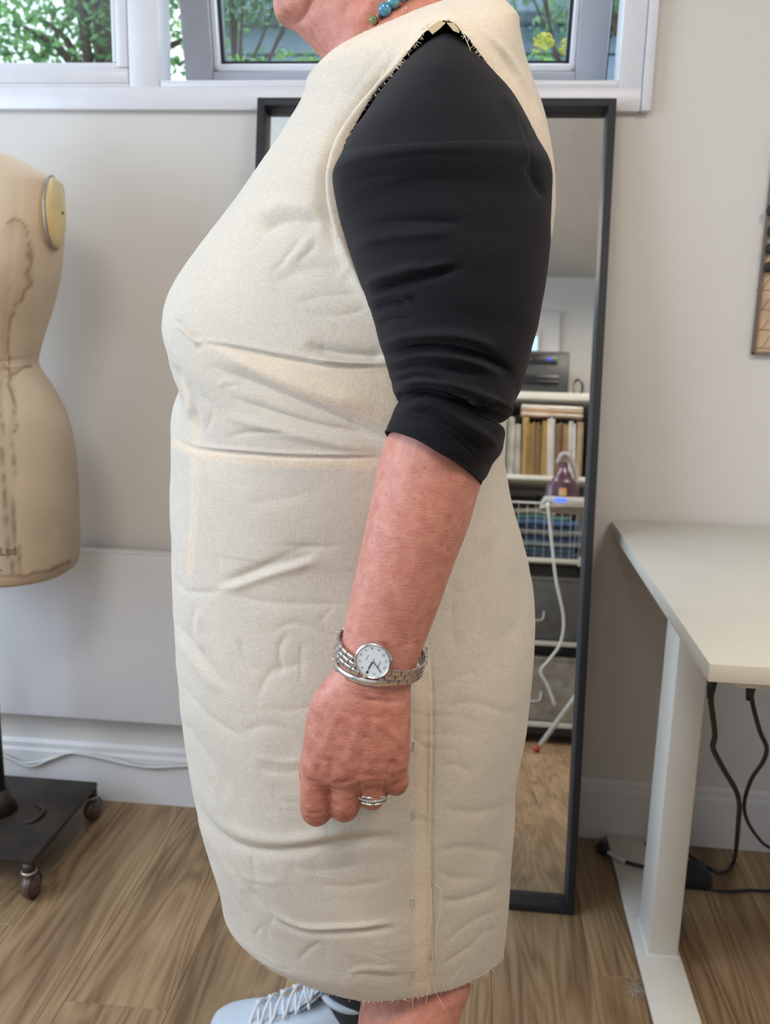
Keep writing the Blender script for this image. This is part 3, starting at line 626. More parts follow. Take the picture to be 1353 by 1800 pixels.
# divider boxes above basket
t = empty('grey_box', (.35, SY-.2, lv[2]), 'dark grey lidded box behind the basket on the third shelf', 'box')
obj('body', B(sx0+.033, .34, BACK+.01, SY-.325, lv[2]+.001, lv[3]-.06, bev=.004), mat('dark_board', (.10, .10, .09), .7), t); obj('lid', B(.345, .568, BACK+.01, SY-.325, lv[2]+.001, lv[3]-.055, bev=.004), mat('dark_board_b', (.085, .085, .08), .7), t)
# ironing board with steam iron
IY = -.50
iz = viam(985, 886, Y=IY)[2]; ix0 = viam(948, 886, Y=IY)[0]
ib = empty('ironing_board', (ix0+.3, IY, 0), 'ironing board on white tube legs with red feet, seen in the mirror', 'ironing board')
bm = bmesh.new(); prof = []
for k in range(25):
    t_ = -pi/2+pi*k/24; prof.append((ix0+.16-.16*cos(t_), IY+.14*sin(t_)))
prof = prof+[(ix0+1.0, IY+.16), (ix0+1.0, IY-.16)]
vb = [bm.verts.new((x, y, iz-.028)) for x, y in prof]; vt = [bm.verts.new((x, y, iz-.010)) for x, y in prof]; n = len(prof)
for k in range(n): bm.faces.new((vb[k], vb[(k+1) % n], vt[(k+1) % n], vt[k]))
bm.faces.new(vb); bm.faces.new(vt); bmesh.ops.recalc_face_normals(bm, faces=bm.faces)
obj('board_top', bm, mat('board_cover', (.40, .36, .30), .8, var=.4, vscale=20), ib, smooth=False)
ft_ = viam(943, 1318, Z=.012); d_ = viam(1000, 1240, Y=ft_[1])
dirv = (d_-ft_)/np.linalg.norm(d_-ft_); top = ft_+dirv*((iz-.03-ft_[2])/dirv[2])
for sgn in (0, 1):
    a_ = ft_.copy(); b_ = top.copy()
    if sgn: a_[1] = 2*IY-a_[1]+.02; b_[1] = 2*IY-b_[1]+.02
    b_[0] = min(b_[0], ix0+.9); bm = bmesh.new(); cyl(bm, a_+(b_-a_)*.02, b_, .0105); obj('leg', bm, M_wirew, ib)
    bm = bmesh.new(); ball(bm, a_+np.array([0, 0, .004]), .0155); obj('leg_cap', bm, mat('red_rubber', (.35, .03, .02), .5), ib)
    a2 = a_.copy(); a2[0] = a_[0]+.85; b2 = b_.copy(); b2[0] = ix0+.30; bm = bmesh.new(); cyl(bm, a2, b2, .0105); obj('leg', bm, M_wirew, ib)
M_pur = mat('iron_purple', (.075, .03, .05), .25, var=.2); M_base = mat('iron_base', (.5, .5, .48), .3)
i0 = ix0+.025
ir = empty('steam_iron', (i0+.07, IY, iz), 'dark purple steam iron standing on its lit white base in the mirror', 'iron')
bobj('base_station', (i0-.015, i0+.17, IY-.07, IY+.09, iz-.009, iz+.022), M_base, ir, bev=.008)
bobj('led_panel', (i0+.035, i0+.085, IY+.088, IY+.0925, iz-.002, iz+.014), mat('blue_led', (.02, .05, .5), .3, emit=(.05, .12, 1.0, 2.2)), ir, bev=.001)
ih = viam(985, 800, Y=IY)[2]-iz
prf = [(0.022, .075, .05), (.04, .076, .05), (.09, .070, .05), (ih*.45, .055, .045), (ih*.62, .034, .035), (ih*.72, .022, .025), (ih*.85, .016, .018)]
G = []
for z, rx_, ry_ in catmull(prf, 24): G.append([(i0+.075+rx_*cos(t_), IY+ry_*sin(t_), iz+z) for t_ in np.linspace(0, 2*pi, 32, endpoint=False)])
G = np.array(G); me = mesh_np('iron_body', G.reshape(-1, 3), grid_faces(24, 32)); link('iron_body', me, ir, M_pur)
bm = bmesh.new(); wire(bm, [(i0+.05, IY, iz+ih*.82), (i0+.07, IY, iz+ih), (i0+.10, IY, iz+ih*.97), (i0+.13, IY, iz+ih*.7), (i0+.135, IY, iz+ih*.4)], [.010, .014, .014, .012, .010], n=12, m=24); obj('handle', bm, mat('iron_handle', (.35, .30, .30), .3), ir)
bobj('rating_label', (i0+.055, i0+.088, IY+.046, IY+.0535, iz+.032, iz+.066), mat('label_green_orange', (.45, .5, .30), .5, col2=(.6, .25, .05), vscale=25), ir, bev=0)
bm = bmesh.new(); lc = [viam(px, py, Y=Y) for px, py, Y in ((962, 884, IY+.1), (970, 960, IY+.1), (977, 1020, IY+.1), (990, 1085, IY+.1), (985, 1130, IY+.1), (965, 1160, IY+.1), (950, 1180, IY+.1), (962, 1205, IY+.1), (975, 1240, IY+.1))]
wire(bm, lc, .006, n=10, m=60); obj('hose', bm, M_wirew, ir)

# ------------------------------------------------------------------ dress form on its wheeled stand
FY = 1.655; fcx = -.988
df = empty('dress_form', (fcx, FY, 0), 'old stained linen tailor dress form on a black wheeled base at the left edge', 'dress form')
fp = [((-20, 262), .045, .05), ((20, 274), .07, .06), ((60, 294), .08, .075), ((97, 314), .085, .085), ((106, 330), .09, .09), ((106, 375), .10, .10), ((103, 425), .11, .115), ((95, 480), .125, .13), ((82, 530), .13, .135), ((68, 580), .115, .115), ((59, 620), .10, .10), ((57, 638), .097, .095), ((64, 655), .10, .10), ((84, 685), .11, .11), ((105, 730), .125, .125), ((118, 785), .135, .135), ((124, 850), .14, .14), ((127, 920), .14, .14), ((127, 980), .138, .138), ((122, 1000), .134, .134), ((112, 1008), .128, .128)]
rows = []
for (p, ry, _r) in fp:
    q = at(p[0], p[1], FY); rows.append([q[0]-fcx, q[2], ry*1.06])
rows = catmull(rows, 200); nF = 160; th = np.linspace(0, 2*pi, nF, endpoint=False)
G = np.zeros((200, nF, 3))
for j, (a, z, b) in enumerate(rows):
    c, s = np.cos(th), np.sin(th); p = .85
    G[j, :, 0] = fcx+a*np.sign(c)*np.abs(c)**p; G[j, :, 1] = FY-b*np.sign(s)*np.abs(s)**p; G[j, :, 2] = z
# bust
zb_ = at(0, 480, FY)[2]
bust = np.exp(-((np.abs(G[..., 0]-fcx)-.075)/.045)**2-((G[..., 2]-zb_)/.07)**2)*(G[..., 1] < FY); G[..., 1] -= .045*bust
N_ = vnormals(G); P2 = proj(G.reshape(-1, 3)); front = (G[..., 1] < FY).ravel()
D = creases(P2, [('v', .0022, 2.2, [(36, 280), (30, 380), (18, 480), (10, 600), (8, 640), (4, 760), (20, 900), (36, 1010)]), ('v', .003, 3, [(-200, 622), (-60, 634), (0, 636), (57, 627)]), ('r', .003, 3.5, [(-200, 634), (0, 646), (59, 637)]), ('v', .0012, 2, [(0, 655), (20, 800), (30, 1010)])])*front
G = G+N_*D.reshape(200, nF, 1)
me = mesh_np('torso_cover', G.reshape(-1, 3), grid_faces(200, nF))
st = [[(14, 395), (30, 385), (45, 400), (52, 430), (53, 455), (48, 480), (50, 500), (38, 520), (30, 540), (18, 560), (14, 590), (14, 640)], [(2, 640), (16, 655), (20, 700), (25, 750), (25, 800), (28, 850), (25, 900), (30, 960), (35, 1015)], [(-10, 1012), (40, 1012), (80, 1004), (120, 985)], [(-6, 660), (2, 760), (8, 860), (16, 950), (20, 1020)], [(58, 640), (30, 650), (12, 662)]]
sv = np.zeros(len(P2)); wob = vnoise(P2/15., 3)*6
for L in st:
    d, s, t_ = pline(P2+np.stack([wob, wob*.3], 1), catmull(L, len(L)*4)); sv = np.maximum(sv, np.exp(-(d/2.8)**2)*.75); sv = np.maximum(sv, np.exp(-np.abs(d)/22)*.28*(s > 0))
sv *= front; attr(me, 'stain', sv)
M_linen = mat('old_linen', (.60, .48, .35), .85, var=.28, vscale=7, bump=.4, bscale=700); nt, b = nodes(M_linen)
mxn = [n for n in nt.nodes if n.bl_idname == 'ShaderNodeMix'][0]; a_ = nt.nodes.new('ShaderNodeAttribute'); a_.attribute_name = 'stain'; m2 = nt.nodes.new('ShaderNodeMix'); m2.data_type = 'RGBA'
m2.inputs[7].default_value = (.20, .115, .055, 1); nt.links.new(mxn.outputs[2], m2.inputs[6]); nt.links.new(a_.outputs['Fac'], m2.inputs[0]); nt.links.new(m2.outputs[2], b.inputs['Base Color'])
body_f = link('torso_cover', me, df, M_linen)
bm = bmesh.new(); zb0 = rows[-1][1]; cyl(bm, (fcx, FY, zb0+.004), (fcx, FY, zb0+.0001), .10, .11, n=48)
vs = [bm.verts.new(G[-1, i]) for i in range(nF)]; bm.faces.new(vs); obj('bottom_board', bm, mat('base_board', (.30, .20, .11), .7), df, smooth=False)
bm = bmesh.new(); vs = [bm.verts.new(G[0, i]+[0, 0, .0]) for i in range(nF)]; bm.faces.new(vs); cyl(bm, (fcx, FY, rows[0][1]-.01), (fcx, FY, rows[0][1]+.09), .05, .045, n=32); obj('neck_cap', bm, M_linen, df)
# shoulder disc
M_disc = mat('varnished_disc', (.62, .47, .22), .35, var=.3, vscale=14)
for s_ in (1, -1):
    c = at(96, 374, FY-.02); c = np.array([fcx+s_*(c[0]-fcx), FY-.02, c[2]]); bm = bmesh.new()
    Mx = Matrix.Translation(Vector(c)) @ Matrix.Rotation(rad(6*s_), 4, 'Z') @ Matrix.Rotation(rad(90), 4, 'Y') @ Matrix.Diagonal((.062, .046, .014, 1))
    bmesh.ops.create_uvsphere(bm, u_segments=40, v_segments=20, radius=1, matrix=Mx); obj('shoulder_disc', bm, M_disc, df)
    bm = bmesh.new(); ball(bm, Mx @ Vector((0, 0, s_*1.0)), .0028); obj('disc_screw', bm, M_iron, df)
    bm = bmesh.new(); ar = [Mx @ Vector((cos(t_)*1.02, sin(t_)*1.02, -.1*s_)) for t_ in np.linspace(0, 2*pi, 50)]; wire(bm, ar, .0022, n=6); obj('disc_rim', bm, mat('worn_lead', (.28, .27, .27), .5, .4, var=.6, vscale=80), df)
# lettering
for s_, px, py, sz in (('Ltd', 15, 971, .023), ('.', 2, 996, .03)):
    bm = text_bm(s_, sz, .0001); p = at(px, py, FY)
    k = np.argmin(((P2-[px, py])**2).sum(1)+(~front)*1e9); q = G.reshape(-1, 3)[k]; nn = N_.reshape(-1, 3)[k]
    xf(bm, Matrix.Translation(Vector(q+nn*.0012)) @ Matrix.Rotation(atan2(nn[0], -nn[1]), 4, 'Z') @ Matrix.Rotation(rad(90), 4, 'X')); obj('lettering', bm, mat('faded_ink', (.13, .09, .06), .8), df)
# wing nut under the form, pole, base
p = at(22, 1028, FY); bm = bmesh.new(); cyl(bm, (p[0]-.001, FY-.03, zb0), (p[0]-.001, FY-.03, zb0-.008), .009); ball(bm, (p[0]-.006, FY-.03, zb0-.012), .006, (1.6, .6, .8)); ball(bm, (p[0]+.006, FY-.03, zb0-.013), .006, (1.4, .6, 1.1)); obj('wing_nut', bm, M_gold, df)
plz = .090
cA = atz(163, 1362, plz); cB = atz(76, 1516, plz); w_ = 2*(cA[0]-fcx); 
x1 = (cA[0]+cB[0])/2; x0_ = 2*fcx-x1; cA[1] = min(cA[1], 1.845)
bobj('base_plate', (x0_, x1, cB[1]+.005, cA[1]-.02, plz-.012, plz), M_iron, df, bev=.002)
cyy = (cA[1]+cB[1])/2
bm = bmesh.new(); cyl(bm, (fcx, cyy, plz), (fcx, cyy, zb0+.01), .017); obj('pole', bm, M_iron, df)
bm = bmesh.new(); cyl(bm, (fcx, cyy, plz), (fcx, cyy, plz+.05), .04, .022); obj('pole_socket', bm, M_iron, df)
bm = bmesh.new(); wire(bm, [(fcx+.08, cyy-.04, plz+.002), (fcx+.10, cyy-.03, plz+.004), (fcx+.10, cyy+.01, plz+.004), (fcx+.07, cyy+.03, plz+.002)], .003, m=16); obj('base_emblem', bm, M_iron, df)
for x_, y_, dd in ((x1-.014, cB[1]+.014, 0), (x1-.012, cA[1]-.03, 1), (x0_+.014, cB[1]+.014, 0), (x0_+.014, cA[1]-.03, 1)):
    ca = obj('caster', (lambda b: (ball(b, (x_+.001, y_, .0265), .0255, (.78, 1, 1)), b)[1])(bmesh.new()), M_caster, df)
    bm = bmesh.new(); cyl(bm, (x_, y_, plz-.012), (x_, y_, plz-.030), .013); obj('stem', bm, M_iron, ca)
    bm = bmesh.new(); cyl(bm, (x_, y_, plz-.030), (x_, y_, plz-.034), .0155); obj('collar', bm, mat('collar_ring', (.42, .36, .30), .4, .5), ca)
    bm = bmesh.new(); ar = [(x_+.011, y_+.0262*cos(t_), .0265+.0262*sin(t_)) for t_ in np.linspace(0, 2*pi, 40)]; wire(bm, ar, .0018, n=8); obj('fork_rim', bm, M_iron, ca)

# ================================================================== THE PERSON
YC = .95
person = empty('person', (-.06, YC, 0), 'person standing in left profile wearing a pinned cream calico toile over a black top', 'person')
ARM = [(742, 60), (722, 84), (704, 110), (690, 128), (672, 146), (655, 167), (640, 192), (622, 222), (606, 252), (597, 280), (592, 305), (593, 345), (604, 400), (625, 470), (652, 550), (676, 618), (720, 655), (790, 670), (860, 640), (905, 560), (935, 470), (955, 400), (966, 350), (966, 312), (960, 280), (948, 248), (926, 205), (897, 160), (868, 128), (846, 98), (822, 66), (803, 44), (790, 36), (780, 36), (768, 40)]
# rings: front px, back px (mid plane), half width, side z (None: mean+d), side x shift
RG = [((573, 113), (862, 14), .088, 1.428, .045), ((545, 157), (906, 75), .165, 1.388, .055), ((505, 213), (936, 135), .176, 1.33, .06), ((455, 288), (960, 205), .180, 1.27, .062), ((405, 357), (971, 290), .182, 1.215, .065),
      ((347, 432), (973, 365), .184, 1.165, .065), ((304, 497), (966, 440), .186, 1.12, .06), ((286, 555), (948, 520), .187, 1.075, .055), ((291, 612), (925, 600), .184, 1.035, .045), ((306, 680), (903, 690), .180, .985, .035),
      ((301, 765), (886, 780), .178, .930, .025), ((298, 860), (896, 862), .181, .875, .02), ((299, 960), (919, 950), .186, .81, .015), ((303, 1060), (937, 1040), .190, .75, .01), ((309, 1150), (940, 1130), .191, .695, .01),
      ((321, 1280), (928, 1270), .189, .625, .01), ((340, 1400), (907, 1400), .183, .56, .01), ((362, 1500), (899, 1510), .175, .52, .01), ((384, 1585), (893, 1600), .168, .49, .01), ((410, 1645), (885, 1680), .158, .466, .01)]
fr = np.array([at(*r[0], YC) for r in RG]); bk_ = np.array([at(*r[1], YC) for r in RG])
par = np.array([[r[2], r[3], r[4]] for r in RG])
MR, NN, NFAR = 560, 420, 110
tn = np.linspace(0, pi, NN, endpoint=False); tf = np.linspace(pi, 2*pi, NFAR, endpoint=False); TH = np.concatenate([tn, tf]); NT = len(TH)
FRr = catmull(fr, MR); BKr = catmull(bk_, MR); PR = catmull(par, MR)
def body_grid(FRr, BKr, PR, TH):
    c, s = np.cos(TH), np.sin(TH); hf = np.clip((np.linspace(0, 1, len(FRr))-.75)/.25, 0, 1)[:, None]; c_ = np.sign(c)[None]*np.abs(c)[None]**(.94+.28*hf); s_ = np.sign(s)[None]*np.abs(s)[None]**(.90+.12*hf)
    a = (BKr[:, 0]-FRr[:, 0])/2; cx = (BKr[:, 0]+FRr[:, 0])/2
    G = np.zeros((len(FRr), len(TH), 3))
    # theta 0 = back, pi = front
    G[..., 0] = cx[:, None]+a[:, None]*c_+PR[:, 2:3]*(s**2)*.9
    G[..., 1] = YC-PR[:, 0:1]*s_
    wb, wf = (1+c)/2, (1-c)/2; zm = wb*BKr[:, 2:3]+wf*FRr[:, 2:3]
    mid = (BKr[:, 2]+FRr[:, 2])/2
    G[..., 2] = zm+(PR[:, 1]-mid)[:, None]*np.abs(s)[None, :]**(1.5-.85*np.clip((np.linspace(0, 1, len(FRr))-.7)/.3, 0, 1))[:, None]
    return G
for it in range(3):                                  # make the outline, not just the mid plane, follow the measured profile
    G = body_grid(FRr, BKr, PR, TH); P2 = proj(G)
    tgF = proj(FR0)[:, 0] if it else None
    if it == 0: FR0, BK0 = FRr.copy(), BKr.copy(); tgF = proj(FR0)[:, 0]
    tgB = proj(BK0)[:, 0]
    # compare against the outline at the same image row
    rowsF = proj(FR0)[:, 1]; rowsB = proj(BK0)[:, 1]
    bins = np.arange(-20, 1800, 6.); mn = np.full(len(bins), 1e9); mxx = np.full(len(bins), -1e9)
    bi = np.clip(((P2[..., 1]+20)/6).astype(int).ravel(), 0, len(bins)-1); np.minimum.at(mn, bi, P2[..., 0].ravel()); np.maximum.at(mxx, bi, P2[..., 0].ravel())
    eF = np.interp(rowsF, bins+3, mn)-tgF; eB = np.interp(rowsB, bins+3, mxx)-tgB
    k_ = np.ones(15)/15; eF = np.convolve(np.pad(eF, 7, 'edge'), k_, 'valid'); eB = np.convolve(np.pad(eB, 7, 'edge'), k_, 'valid')
    m_ = np.clip((np.arange(MR)-30)/40., 0, 1)
    FRr[:, 0] -= np.clip(eF, -25, 25)*.00062*m_*.9; BKr[:, 0] -= np.clip(eB, -25, 25)*.00062*m_*.9
G = body_grid(FRr, BKr, PR, TH)
Gbase = G.copy()
# front of hips at hem a touch wavy
N_ = vnormals(G); P2 = proj(G.reshape(-1, 3)); nearm = (G[..., 1] < YC+.02).ravel()
CR_L = [
 # fold that runs beside the armhole
 ('r', .0075, 9, [(742, 70), (700, 118), (655, 172), (618, 222), (596, 262), (584, 300), (581, 335), (590, 390), (612, 450), (640, 510), (664, 560)]),
 ('v', .0120, 10, [(700, 95), (655, 150), (612, 200), (588, 236), (571, 282), (566, 330), (574, 390), (596, 450)]),
 ('v', .0012, 8, [(690, 70), (640, 130), (600, 190)]),
 ('r', .0025, 7, [(850, 50), (900, 110), (935, 180), (955, 250)]),
 ('v', .0050, 14, [(455, 408), (500, 388), (565, 394)]), ('r', .0030, 16, [(440, 385), (500, 362), (570, 372)]), ('v', .0030, 20, [(470, 500), (560, 470), (640, 500)]), ('v', .0014, 5, [(474, 482), (500, 455), (530, 415)]), ('v', .0012, 5, [(520, 462), (545, 440), (558, 425)]), ('r', .0018, 8, [(500, 470), (530, 440), (550, 410)]),
 ('v', .0012, 6, [(440, 450), (460, 415), (480, 395)]), ('v', .0014, 7, [(515, 535), (570, 520), (640, 516)]), ('v', .0012, 6, [(530, 548), (590, 556), (650, 540)]), ('r', .0015, 9, [(590, 490), (620, 470), (640, 500)]),
 ('v', .0075, 12, [(538, 600), (560, 614), (620, 624), (690, 628)]), ('r', .004, 8, [(545, 624), (600, 638), (690, 640)]),
 # dart with its puckered tip
 ('s', .0030, 5, [(690, 641), (620, 641), (560, 636), (480, 622), (420, 610), (352, 600)]), ('v', .0030, 3.5, [(304, 562), (322, 572), (340, 588), (352, 600)]), ('r', .0028, 4.5, [(308, 572), (326, 582), (342, 597), (356, 604)]),
 ('v', .0020, 6, [(345, 606), (352, 616)]),
 ('v', .0060, 14, [(362, 640), (440, 672), (520, 705), (600, 738), (680, 775)]), ('r', .0035, 15, [(380, 615), (470, 655), (560, 690), (660, 720)]), ('v', .0042, 9, [(400, 695), (470, 722), (560, 748), (630, 762), (680, 786)]),
 ('r', .0030, 10, [(390, 730), (470, 752), (570, 775), (660, 795)]),
 ('v', .0012, 5, [(392, 668), (404, 680), (412, 672)]), ('r', .0012, 5, [(380, 680), (400, 670), (420, 676)]),
 ('v', .0030, 8, [(306, 640), (322, 668), (336, 700), (346, 740), (350, 780)]), ('r', .003, 7, [(320, 650), (332, 690), (334, 740)]),
 ('v', .0016, 6, [(350, 690), (372, 720), (362, 760)]), ('v', .0014, 5, [(395, 770), (440, 760), (520, 762)]),
 # waist seam
 ('s', .0020, 4, [(672, 803), (600, 802), (500, 800), (420, 794), (350, 787), (320, 776), (300, 766)]), ('v', .0010, 3, [(300, 766), (320, 776), (350, 787), (420, 794), (500, 800), (600, 802), (672, 803)]),
 ('v', .0008, 2.4, [(351, 790), (347, 860), (341, 930), (336, 1000), (332, 1030)]),
 ('v', .0012, 4, [(362, 800), (366, 850), (362, 880)]), ('v', .0013, 4, [(368, 915), (376, 940), (381, 980), (386, 1030)]), ('v', .0016, 12, [(430, 885), (480, 880), (540, 870)]),
 ('s', .0044, 10, [(380, 1032), (420, 1022), (470, 1004), (520, 990), (560, 978)]), ('v', .0030, 9, [(400, 1018), (460, 996), (520, 968), (570, 958)]), ('v', .0020, 6, [(480, 958), (540, 962), (600, 962)]),
 ('v', .0028, 6, [(305, 1010), (322, 1036), (345, 1042), (392, 1040)]), ('v', .0022, 7, [(400, 1042), (460, 1058), (540, 1062), (610, 1062)]), ('v', .0018, 6, [(470, 1115), (520, 1095), (580, 1118), (610, 1135)]),
 ('v', .0012, 4, [(560, 1095), (578, 1075), (590, 1068)]), ('v', .0030, 7, [(342, 1060), (336, 1100), (340, 1140), (360, 1165)]), ('r', .0024, 7, [(352, 1070), (346, 1110), (356, 1150)]),
 ('v', .0034, 9, [(303, 1085), (325, 1115), (352, 1150), (380, 1185), (410, 1215)]), ('r', .0028, 9, [(312, 1120), (345, 1170), (390, 1220)]), ('v', .0020, 6, [(420, 1120), (430, 1160), (460, 1190)]),
 ('v', .0022, 9, [(450, 1235), (462, 1200), (480, 1180), (540, 1165)]), ('v', .0016, 7, [(460, 1240), (500, 1250), (560, 1240)]), ('v', .0022, 7, [(495, 1190), (490, 1140), (510, 1110)]), ('v', .0014, 5, [(530, 1200), (528, 1160), (530, 1130)]),
 ('v', .0026, 8, [(316, 1190), (345, 1235), (382, 1270), (430, 1300)]), ('v', .0028, 9, [(322, 1260), (350, 1310), (385, 1360), (400, 1410)]), ('v', .002, 6, [(332, 1310), (360, 1370), (376, 1400)]),
 ('v', .0016, 6, [(450, 1350), (500, 1358), (545, 1350)]), ('r', .0016, 6, [(440, 1330), (500, 1340), (540, 1336)]), ('v', .0018, 8, [(420, 1290), (470, 1275), (520, 1290)]),
 # long soft fold under the hand
 ('v', .0060, 9, [(352, 1420), (380, 1462), (420, 1488), (480, 1497), (560, 1488), (640, 1476), (722, 1470)]), ('r', .0050, 11, [(380, 1440), (430, 1468), (500, 1478), (580, 1466), (660, 1452)]), ('v', .0026, 8, [(560, 1500), (640, 1484), (720, 1482)]),
 ('v', .0030, 8, [(340, 1400), (372, 1460), (402, 1520), (432, 1560), (480, 1612)]), ('r', .0026, 8, [(352, 1440), (392, 1520), (440, 1585)]), ('v', .0030, 8, [(362, 1480), (385, 1540), (415, 1590), (450, 1630)]),
 ('s', .0036, 7, [(700, 1626), (620, 1634), (540, 1636), (490, 1618), (468, 1598)]), ('v', .0024, 7, [(430, 1560), (455, 1590), (478, 1612), (470, 1630)]), ('v', .0018, 5, [(440, 1500), (450, 1550), (462, 1550)]),
 ('r', .0016, 6, [(420, 1540), (470, 1550), (500, 1544)]), ('v', .0016, 6, [(520, 1690), (560, 1660), (580, 1690)]), ('v', .0018, 8, [(590, 1728), (620, 1712), (680, 1718), (720, 1712)]), ('r', .0022, 7, [(600, 1720), (640, 1704), (700, 1708)]),
 ('v', .0014, 5, [(445, 1650), (460, 1630), (474, 1652)]), ('v', .0016, 7, [(540, 1550), (600, 1560), (680, 1550)]), ('v', .0016, 8, [(500, 1520), (560, 1530), (640, 1520)]),
 # back panel
 ('v', .0040, 14, [(858, 940), (852, 1010), (846, 1080), (842, 1130)]), ('v', .0030, 12, [(800, 1010), (795, 1080), (800, 1150)]), ('r', .0026, 14, [(885, 940), (888, 1040), (880, 1120)]), ('v', .002, 12, [(905, 980), (912, 1060), (905, 1140)]),
 ('v', .0018, 7, [(780, 1245), (830, 1235), (880, 1250), (915, 1255)]), ('v', .0016, 6, [(770, 1350), (800, 1345), (830, 1360)]), ('v', .0022, 8, [(770, 1420), (830, 1430), (900, 1415)]), ('v', .0022, 7, [(765, 1500), (820, 1490), (895, 1502)]),
 ('v', .0030, 8, [(762, 1580), (800, 1585), (850, 1570), (892, 1548)]), ('v', .0020, 6, [(780, 1660), (830, 1620), (885, 1595)]), ('v', .0020, 6, [(770, 1700), (820, 1668), (850, 1640), (880, 1630)]), ('v', .0018, 6, [(770, 1530), (800, 1545), (840, 1540)]),
 # flap of the pinned side seam
 ('s', .0034, 3.2, [(752, 1130), (757, 1200), (758, 1300), (757, 1400), (757, 1500), (758, 1600), (757, 1700), (757, 1760)]), ('v', .0012, 3, [(728, 1180), (727, 1300), (726, 1440), (726, 1600), (726, 1750)]), ('v', .0014, 6, [(730, 1360), (740, 1330), (752, 1300)]), ('v', .0014, 5, [(722, 1440), (755, 1444)]),
]
D = creases(P2, CR_L)*nearm*np.where(P2[:, 1] > 825, .62, .95)
q3 = G.reshape(-1, 3)
n_lo = vnoise(q3*[9, 9, 14]+1.3*np.stack([vnoise(q3*7, 5)]*3, 1), 11); n_mid = vnoise(q3*[22, 22, 36]+1.2*np.stack([vnoise(q3*16, 6)]*3, 1), 12); n_hi = vnoise(q3*[70, 70, 90], 13)
rid = np.clip(1-np.abs(n_mid)*5, 0, 1)
zmask = np.clip((1.42-q3[:, 2])/.25, .3, 1)*np.where(q3[:, 2] < .93, 1.0, .55)
D += (.0014*n_lo+.0005*n_mid-.0007*rid*np.clip(n_lo+.25, 0, 1)+.00016*n_hi)*zmask
# small lift of the cloth round the armhole
dA, sA, tA = pline(P2, ARM+[ARM[0]]); D += nearm*.0025*np.exp(-(dA/16)**2)*(P2[:, 1] < 420)
G = G+N_*D.reshape(MR, NT, 1)
# ply mask: darts, seam allowances and hems are two layers
def inpoly(P, poly):
    x, y = P[:, 0], P[:, 1]; ins = np.zeros(len(P), bool); n = len(poly); j = n-1
    for i in range(n):
        xi, yi = poly[i]; xj, yj = poly[j]
        if yi != yj: ins ^= ((yi > y) != (yj > y)) & (x < (xj-xi)*(y-yi)/(yj-yi)+xi)
        j = i
    return ins
ply = np.zeros(len(P2))
def soft(poly, w=2.5, v=1.0):
    global ply
    lo = np.array(poly).min(0)-8; hi = np.array(poly).max(0)+8; k = np.where(((P2 > lo) & (P2 < hi)).all(1) & nearm)[0]
    if len(k) == 0: return
    d, _, _ = pline(P2[k], list(poly)+[poly[0]]); i_ = inpoly(P2[k], poly); ply[k] = np.maximum(ply[k], v*np.clip(.5+np.where(i_, d, -d)/w, 0, 1))
soft([(352, 601), (420, 614), (480, 626), (560, 640), (620, 645), (700, 645), (700, 752), (640, 735), (560, 706), (480, 672), (410, 632)], 6, .85)
soft([(300, 767), (350, 789), (420, 797), (500, 803), (672, 806), (672, 826), (500, 822), (420, 815), (352, 806), (300, 785)], 10, .9)
soft([(336, 795), (350, 792), (346, 900), (336, 1010), (326, 1010), (334, 900)], 5, .7); soft([(316, 650), (330, 680), (346, 740), (350, 785), (338, 780), (332, 730), (318, 690)], 5, .5)
soft([(728, 1160), (756, 1160), (757, 1760), (726, 1760)], 3, .9)
ply = np.maximum(ply, .55*np.clip((q3[:, 2]-1.33)/.08, 0, 1)); ply = np.maximum(ply, nearm*.6*np.exp(-(dA/26)**4)*(P2[:, 1] < 300))
# cut the armholes; the edge follows the traced scye
def cut(G, sgn):
    Gp = G.copy()
    if sgn < 0: Gp[..., 1] = 2*YC-Gp[..., 1]
    Pp = proj(Gp.reshape(-1, 3)); ok = (Gp[..., 1] < YC-.02).ravel(); box_ = (Pp[:, 0] > 580) & (Pp[:, 0] < 980) & (Pp[:, 1] > 25) & (Pp[:, 1] < 690)
    ins = np.zeros(len(Pp), bool); k = np.where(ok & box_)[0]; ins[k] = inpoly(Pp[k], ARM); return ins, Pp, Gp
F = grid_faces(MR, NT); V = G.reshape(-1, 3).copy(); keep = np.ones(len(F), bool)
AL = np.array(ARM+[ARM[0]], float)
for sgn in (1, -1):
    ins, Pp, Gp = cut(G, sgn); fi = ins[F].sum(1); keep &= fi < 4
    bv = np.unique(F[(fi > 0) & (fi < 4)].ravel()); bv = bv[ins[bv]]
    for i in bv:
        p = Pp[i]; bd = 1e9
        for a, b in zip(AL[:-1], AL[1:]):
            d = b-a; u = np.clip(((p-a)@d)/(d@d), 0, 1); c = a+u*d; dd = ((p-c)**2).sum()
            if dd < bd: bd = dd; bc = c
        Yv = V[i, 1] if sgn > 0 else 2*YC-V[i, 1]; qn = at(bc[0]+rng.uniform(-.8, .8), bc[1]+rng.uniform(-.8, .8), Yv)
        if sgn < 0: qn[1] = 2*YC-qn[1]
        V[i] = qn
F = F[keep]; used = np.zeros(len(V), bool); used[F.ravel()] = True; idx = np.cumsum(used)-1
me = mesh_np('dress', V[used], idx[F]); attr(me, 'ply', ply[used])
dress = link('dress', me, person, M_calico); dress['label'] = 'unfinished cream calico toile dress with raw edges and pinned side seam'
Vd = G.reshape(-1, 3); Nd = N_.reshape(-1, 3); kn = np.where(nearm)[0]
def on_dress(px, py, lift=.0008):
    k = kn[np.argmin(((P2[kn]-[px, py])**2).sum(1))]; q = Vd[k]; p = at(px, py, q[1]); return p+Nd[k]*lift
